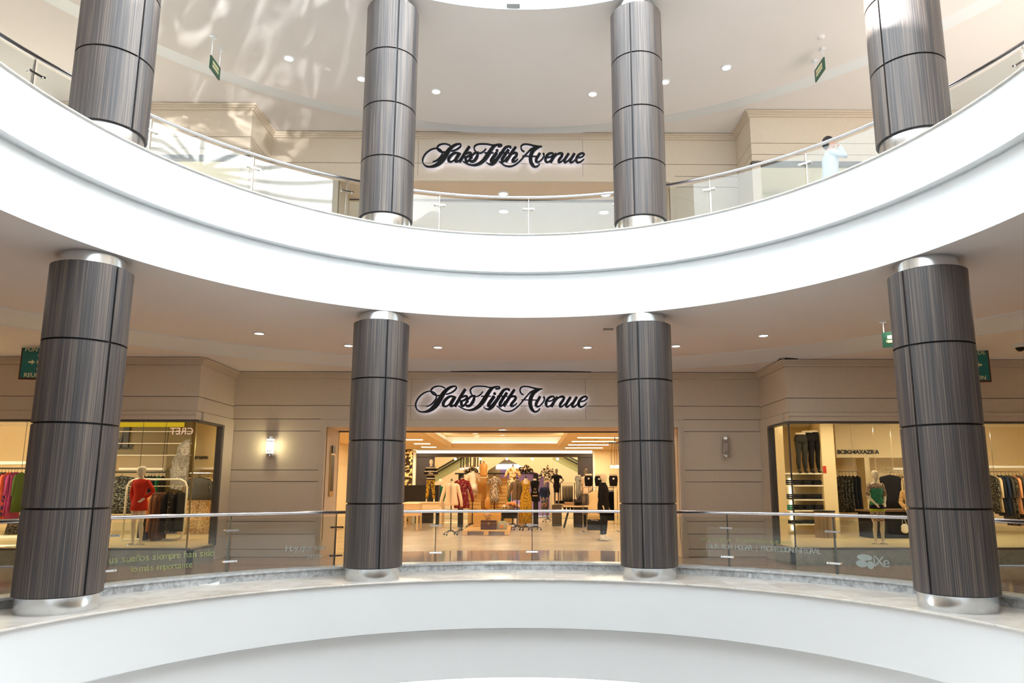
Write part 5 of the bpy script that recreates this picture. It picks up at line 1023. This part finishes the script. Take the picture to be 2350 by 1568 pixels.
# far left rail
zr_ = 2.02; x9 = -12.716
rail('dark rail with bright clothes at the far left edge', [(x9 - 2.6, 18.4, zr_), (x9, 18.4, zr_)], .02, 'black', hang=[(x9 - .1, 18.4, zr_), (x9 - 1.6, 18.4, zr_)])
bx('trim_87', x9 - 2.8, x9 + .3, 18.7, 19.2, 2.133, 2.213, 'shopwhite')
for i, (X, m, L_, nm) in enumerate(((-30, redo, .9, 'coral'), (10, olivec, 1.0, 'dark olive'), (50, purple, 1.15, 'purple and navy'), (85, redo, 1.2, 'orange red'), (120, purple, 1.1, 'plum patterned'), (155, magenta, 1.1, 'magenta'), (185, magenta, 1.15, 'deep magenta'), (235, olivec, 1.0, 'olive'))):
    hanger_garment('%s garment on the far left rail, place %d from the left' % (nm, i + 1), -13.224 + (X-50)*0.0022648648648648673, 18.4, zr_, .44, L_, 1.571, m, 'clothes on the far left rail', depth=SP(-12.805, -13.405, 8), sl=(i % 2 == 1), hook=.1)
hanger_garment('brown zigzag skirt low behind the far left rail', -13.181, 18.9, 0.893, .42, .62, .1, zig, None, depth=.06, hook=.05)
o = tag(MB().box(-.45,.45,-.25,.25,0,0.045999999999999985).build('white_display_plinth', 'shopwhite', bevel=.01), 'white block on the window floor at the far left', 'plinth'); o.location = (-12.279, 17.5, .335)
# racks and clothes deep in the centre shop
zr_ = 1.769; xa_, xb2 = 1.661, 2.281
t = thing('standing_rail', 'black rail with dark clothes behind the folded clothes tables', 'clothes rail', (xa_, 31.3, 0)); w = xb2 - xa_
MB().tube([(0,0,0),(0,0,zr_),(w,0,zr_),(w,0,0)], .02, 6).build('tube_frame', 'black', t)
for i in range(9): hanger_garment('dark garment on the rail behind the folded clothes tables, %s from the left' % ords[i], xa_ + .1 + (w-.2)*i/8, 31.3, zr_, .42, .95 + .1*(i % 3), 1.571, (blk, bluek, blk)[i % 3], 'dark clothes behind the folded tables', depth=(w-.2)/8*.38)
zr_ = 1.563; xa_, xb2 = 2.19, 3.43
t = thing('standing_rail', 'chrome rail with beige blouse and black clothes behind the coat mannequin', 'clothes rail', (xa_, 25.6, 0)); w = xb2 - xa_
MB().tube([(0,0,0),(0,0,zr_),(w,0,zr_),(w,0,0)], .018, 6).build('tube_frame', 'chrome', t); MB().tube([(0,-.3,.03),(0,.3,.03)], .02, 6).tube([(w,-.3,.03),(w,.3,.03)], .02, 6).build('foot_bars', 'black', t)
hanger_garment('beige sleeveless blouse with black piping at the left end of the chrome rail', xa_ + .42, 25.25, zr_ - .02, .52, .98, .05, wheat, None, depth=.09, flare=1.1, hook=.1)
for i in range(9): hanger_garment('black garment on the chrome rail behind the coat mannequin, %s from the left' % ords[i], xa_ + .85 + (w-1.0)*i/8, 25.6, zr_, .44, 1.05, 1.571, (blk, bluek)[i % 2], 'black clothes on the chrome rail', depth=(w-1.0)/8*.38)
zr_ = 0.811
# heap of scarves
for i, (X, m, lb) in enumerate(((1155, orange_c, 'orange scarf on top of the heap beside the crates'), (1120, cr, 'cream scarf in the heap beside the crates'), (1195, mat('pink_scarf', (.72,.48,.40), .8), 'pink scarf at the right of the heap beside the crates'))):
    g = MB(); r2 = random.Random(i)
    for k in range(8): a = k*.8; g.tube([(.0, 0, .1), (.12*math.cos(a), .1*math.sin(a), .10 + .05*r2.random()), (.22*math.cos(a+.3), .16*math.sin(a), .04)], [.05,.06,.03], 8)
    o = tag(g.build('heaped_scarf', m, smooth=True), lb, 'scarf', None); o.location = ((-0.436, -0.576, -0.275)[i], 27.9 + .1*i, (0.863, 0.753, 0.753)[i] - .02)
table('dark small table under the heap of scarves', -0.435, 27.95, .8, .5, 0.737, 'black', skirt=.3)
t = thing('picture_frame', 'pale framed slatted panel standing on the floor by the mustard dress', 'frame', (*[0.018, 27.63], 0)); MB().box(-.2,-.17,-.02,.02,0,.62).box(.17,.2,-.02,.02,0,.62).box(-.2,.2,-.02,.02,.59,.62).box(-.2,.2,-.02,.02,0,.03).build('frame_border', cr2, t)
MB().box(-.17,.17,-.008,.008,.03,.59).build('frame_panel', tan_c, t)
# ---------------------------------------------------------------- person on the upper balcony
px, py = 5.597, 11.75
t = mannequin('person', 'person in a white long-sleeved shirt walking along the upper balcony, hand raised to the ear', (px, py, H), 1.76, 'ear', 1.5, mat('person_skin', (.62,.36,.25), .55), yaw=-.2, cat='person')
g = MB(); g.loft(cloth([(.90,.20,.15,.01,.05),(1.05,.185,.14,.01,.05),(1.2,.17,.13,0,.04),(1.35,.19,.14,-.005,.02),(1.43,.19,.115,0,0),(1.475,.165,.09,.003,0),(1.53,.075,.07,0,0)]))
for arm in POSES['ear']: sleeve(g, arm, (.072,.042), .92)
g.build('shirt', mat('white_shirt', (.62,.70,.78), .8, bump=(8,.04)), t, smooth=True)
g = MB()
for s_ in (-1, 1): g.tube([(s_*.085, 0, .93), (s_*.095, -.01, .6), (s_*.098, 0, .35), (s_*.1, .018, .06)], [.10, .085, .07, .06], 12)
g.loft(cloth([(.82,.17,.13,0,0),(.95,.185,.135,.005,0)])); g.build('trousers', mat('white_trousers', (.58,.64,.70), .8), t, smooth=True)
MB().ball((0, .012, 1.735), .103, 16, 10, (.86,1,.98)).ball((0, .05, 1.67), .085, 12, 8, (.85,.8,1.1)).build('hair', mat('black_hair', (.012,.01,.012), .6, bump=(60,.4)), t, smooth=True)
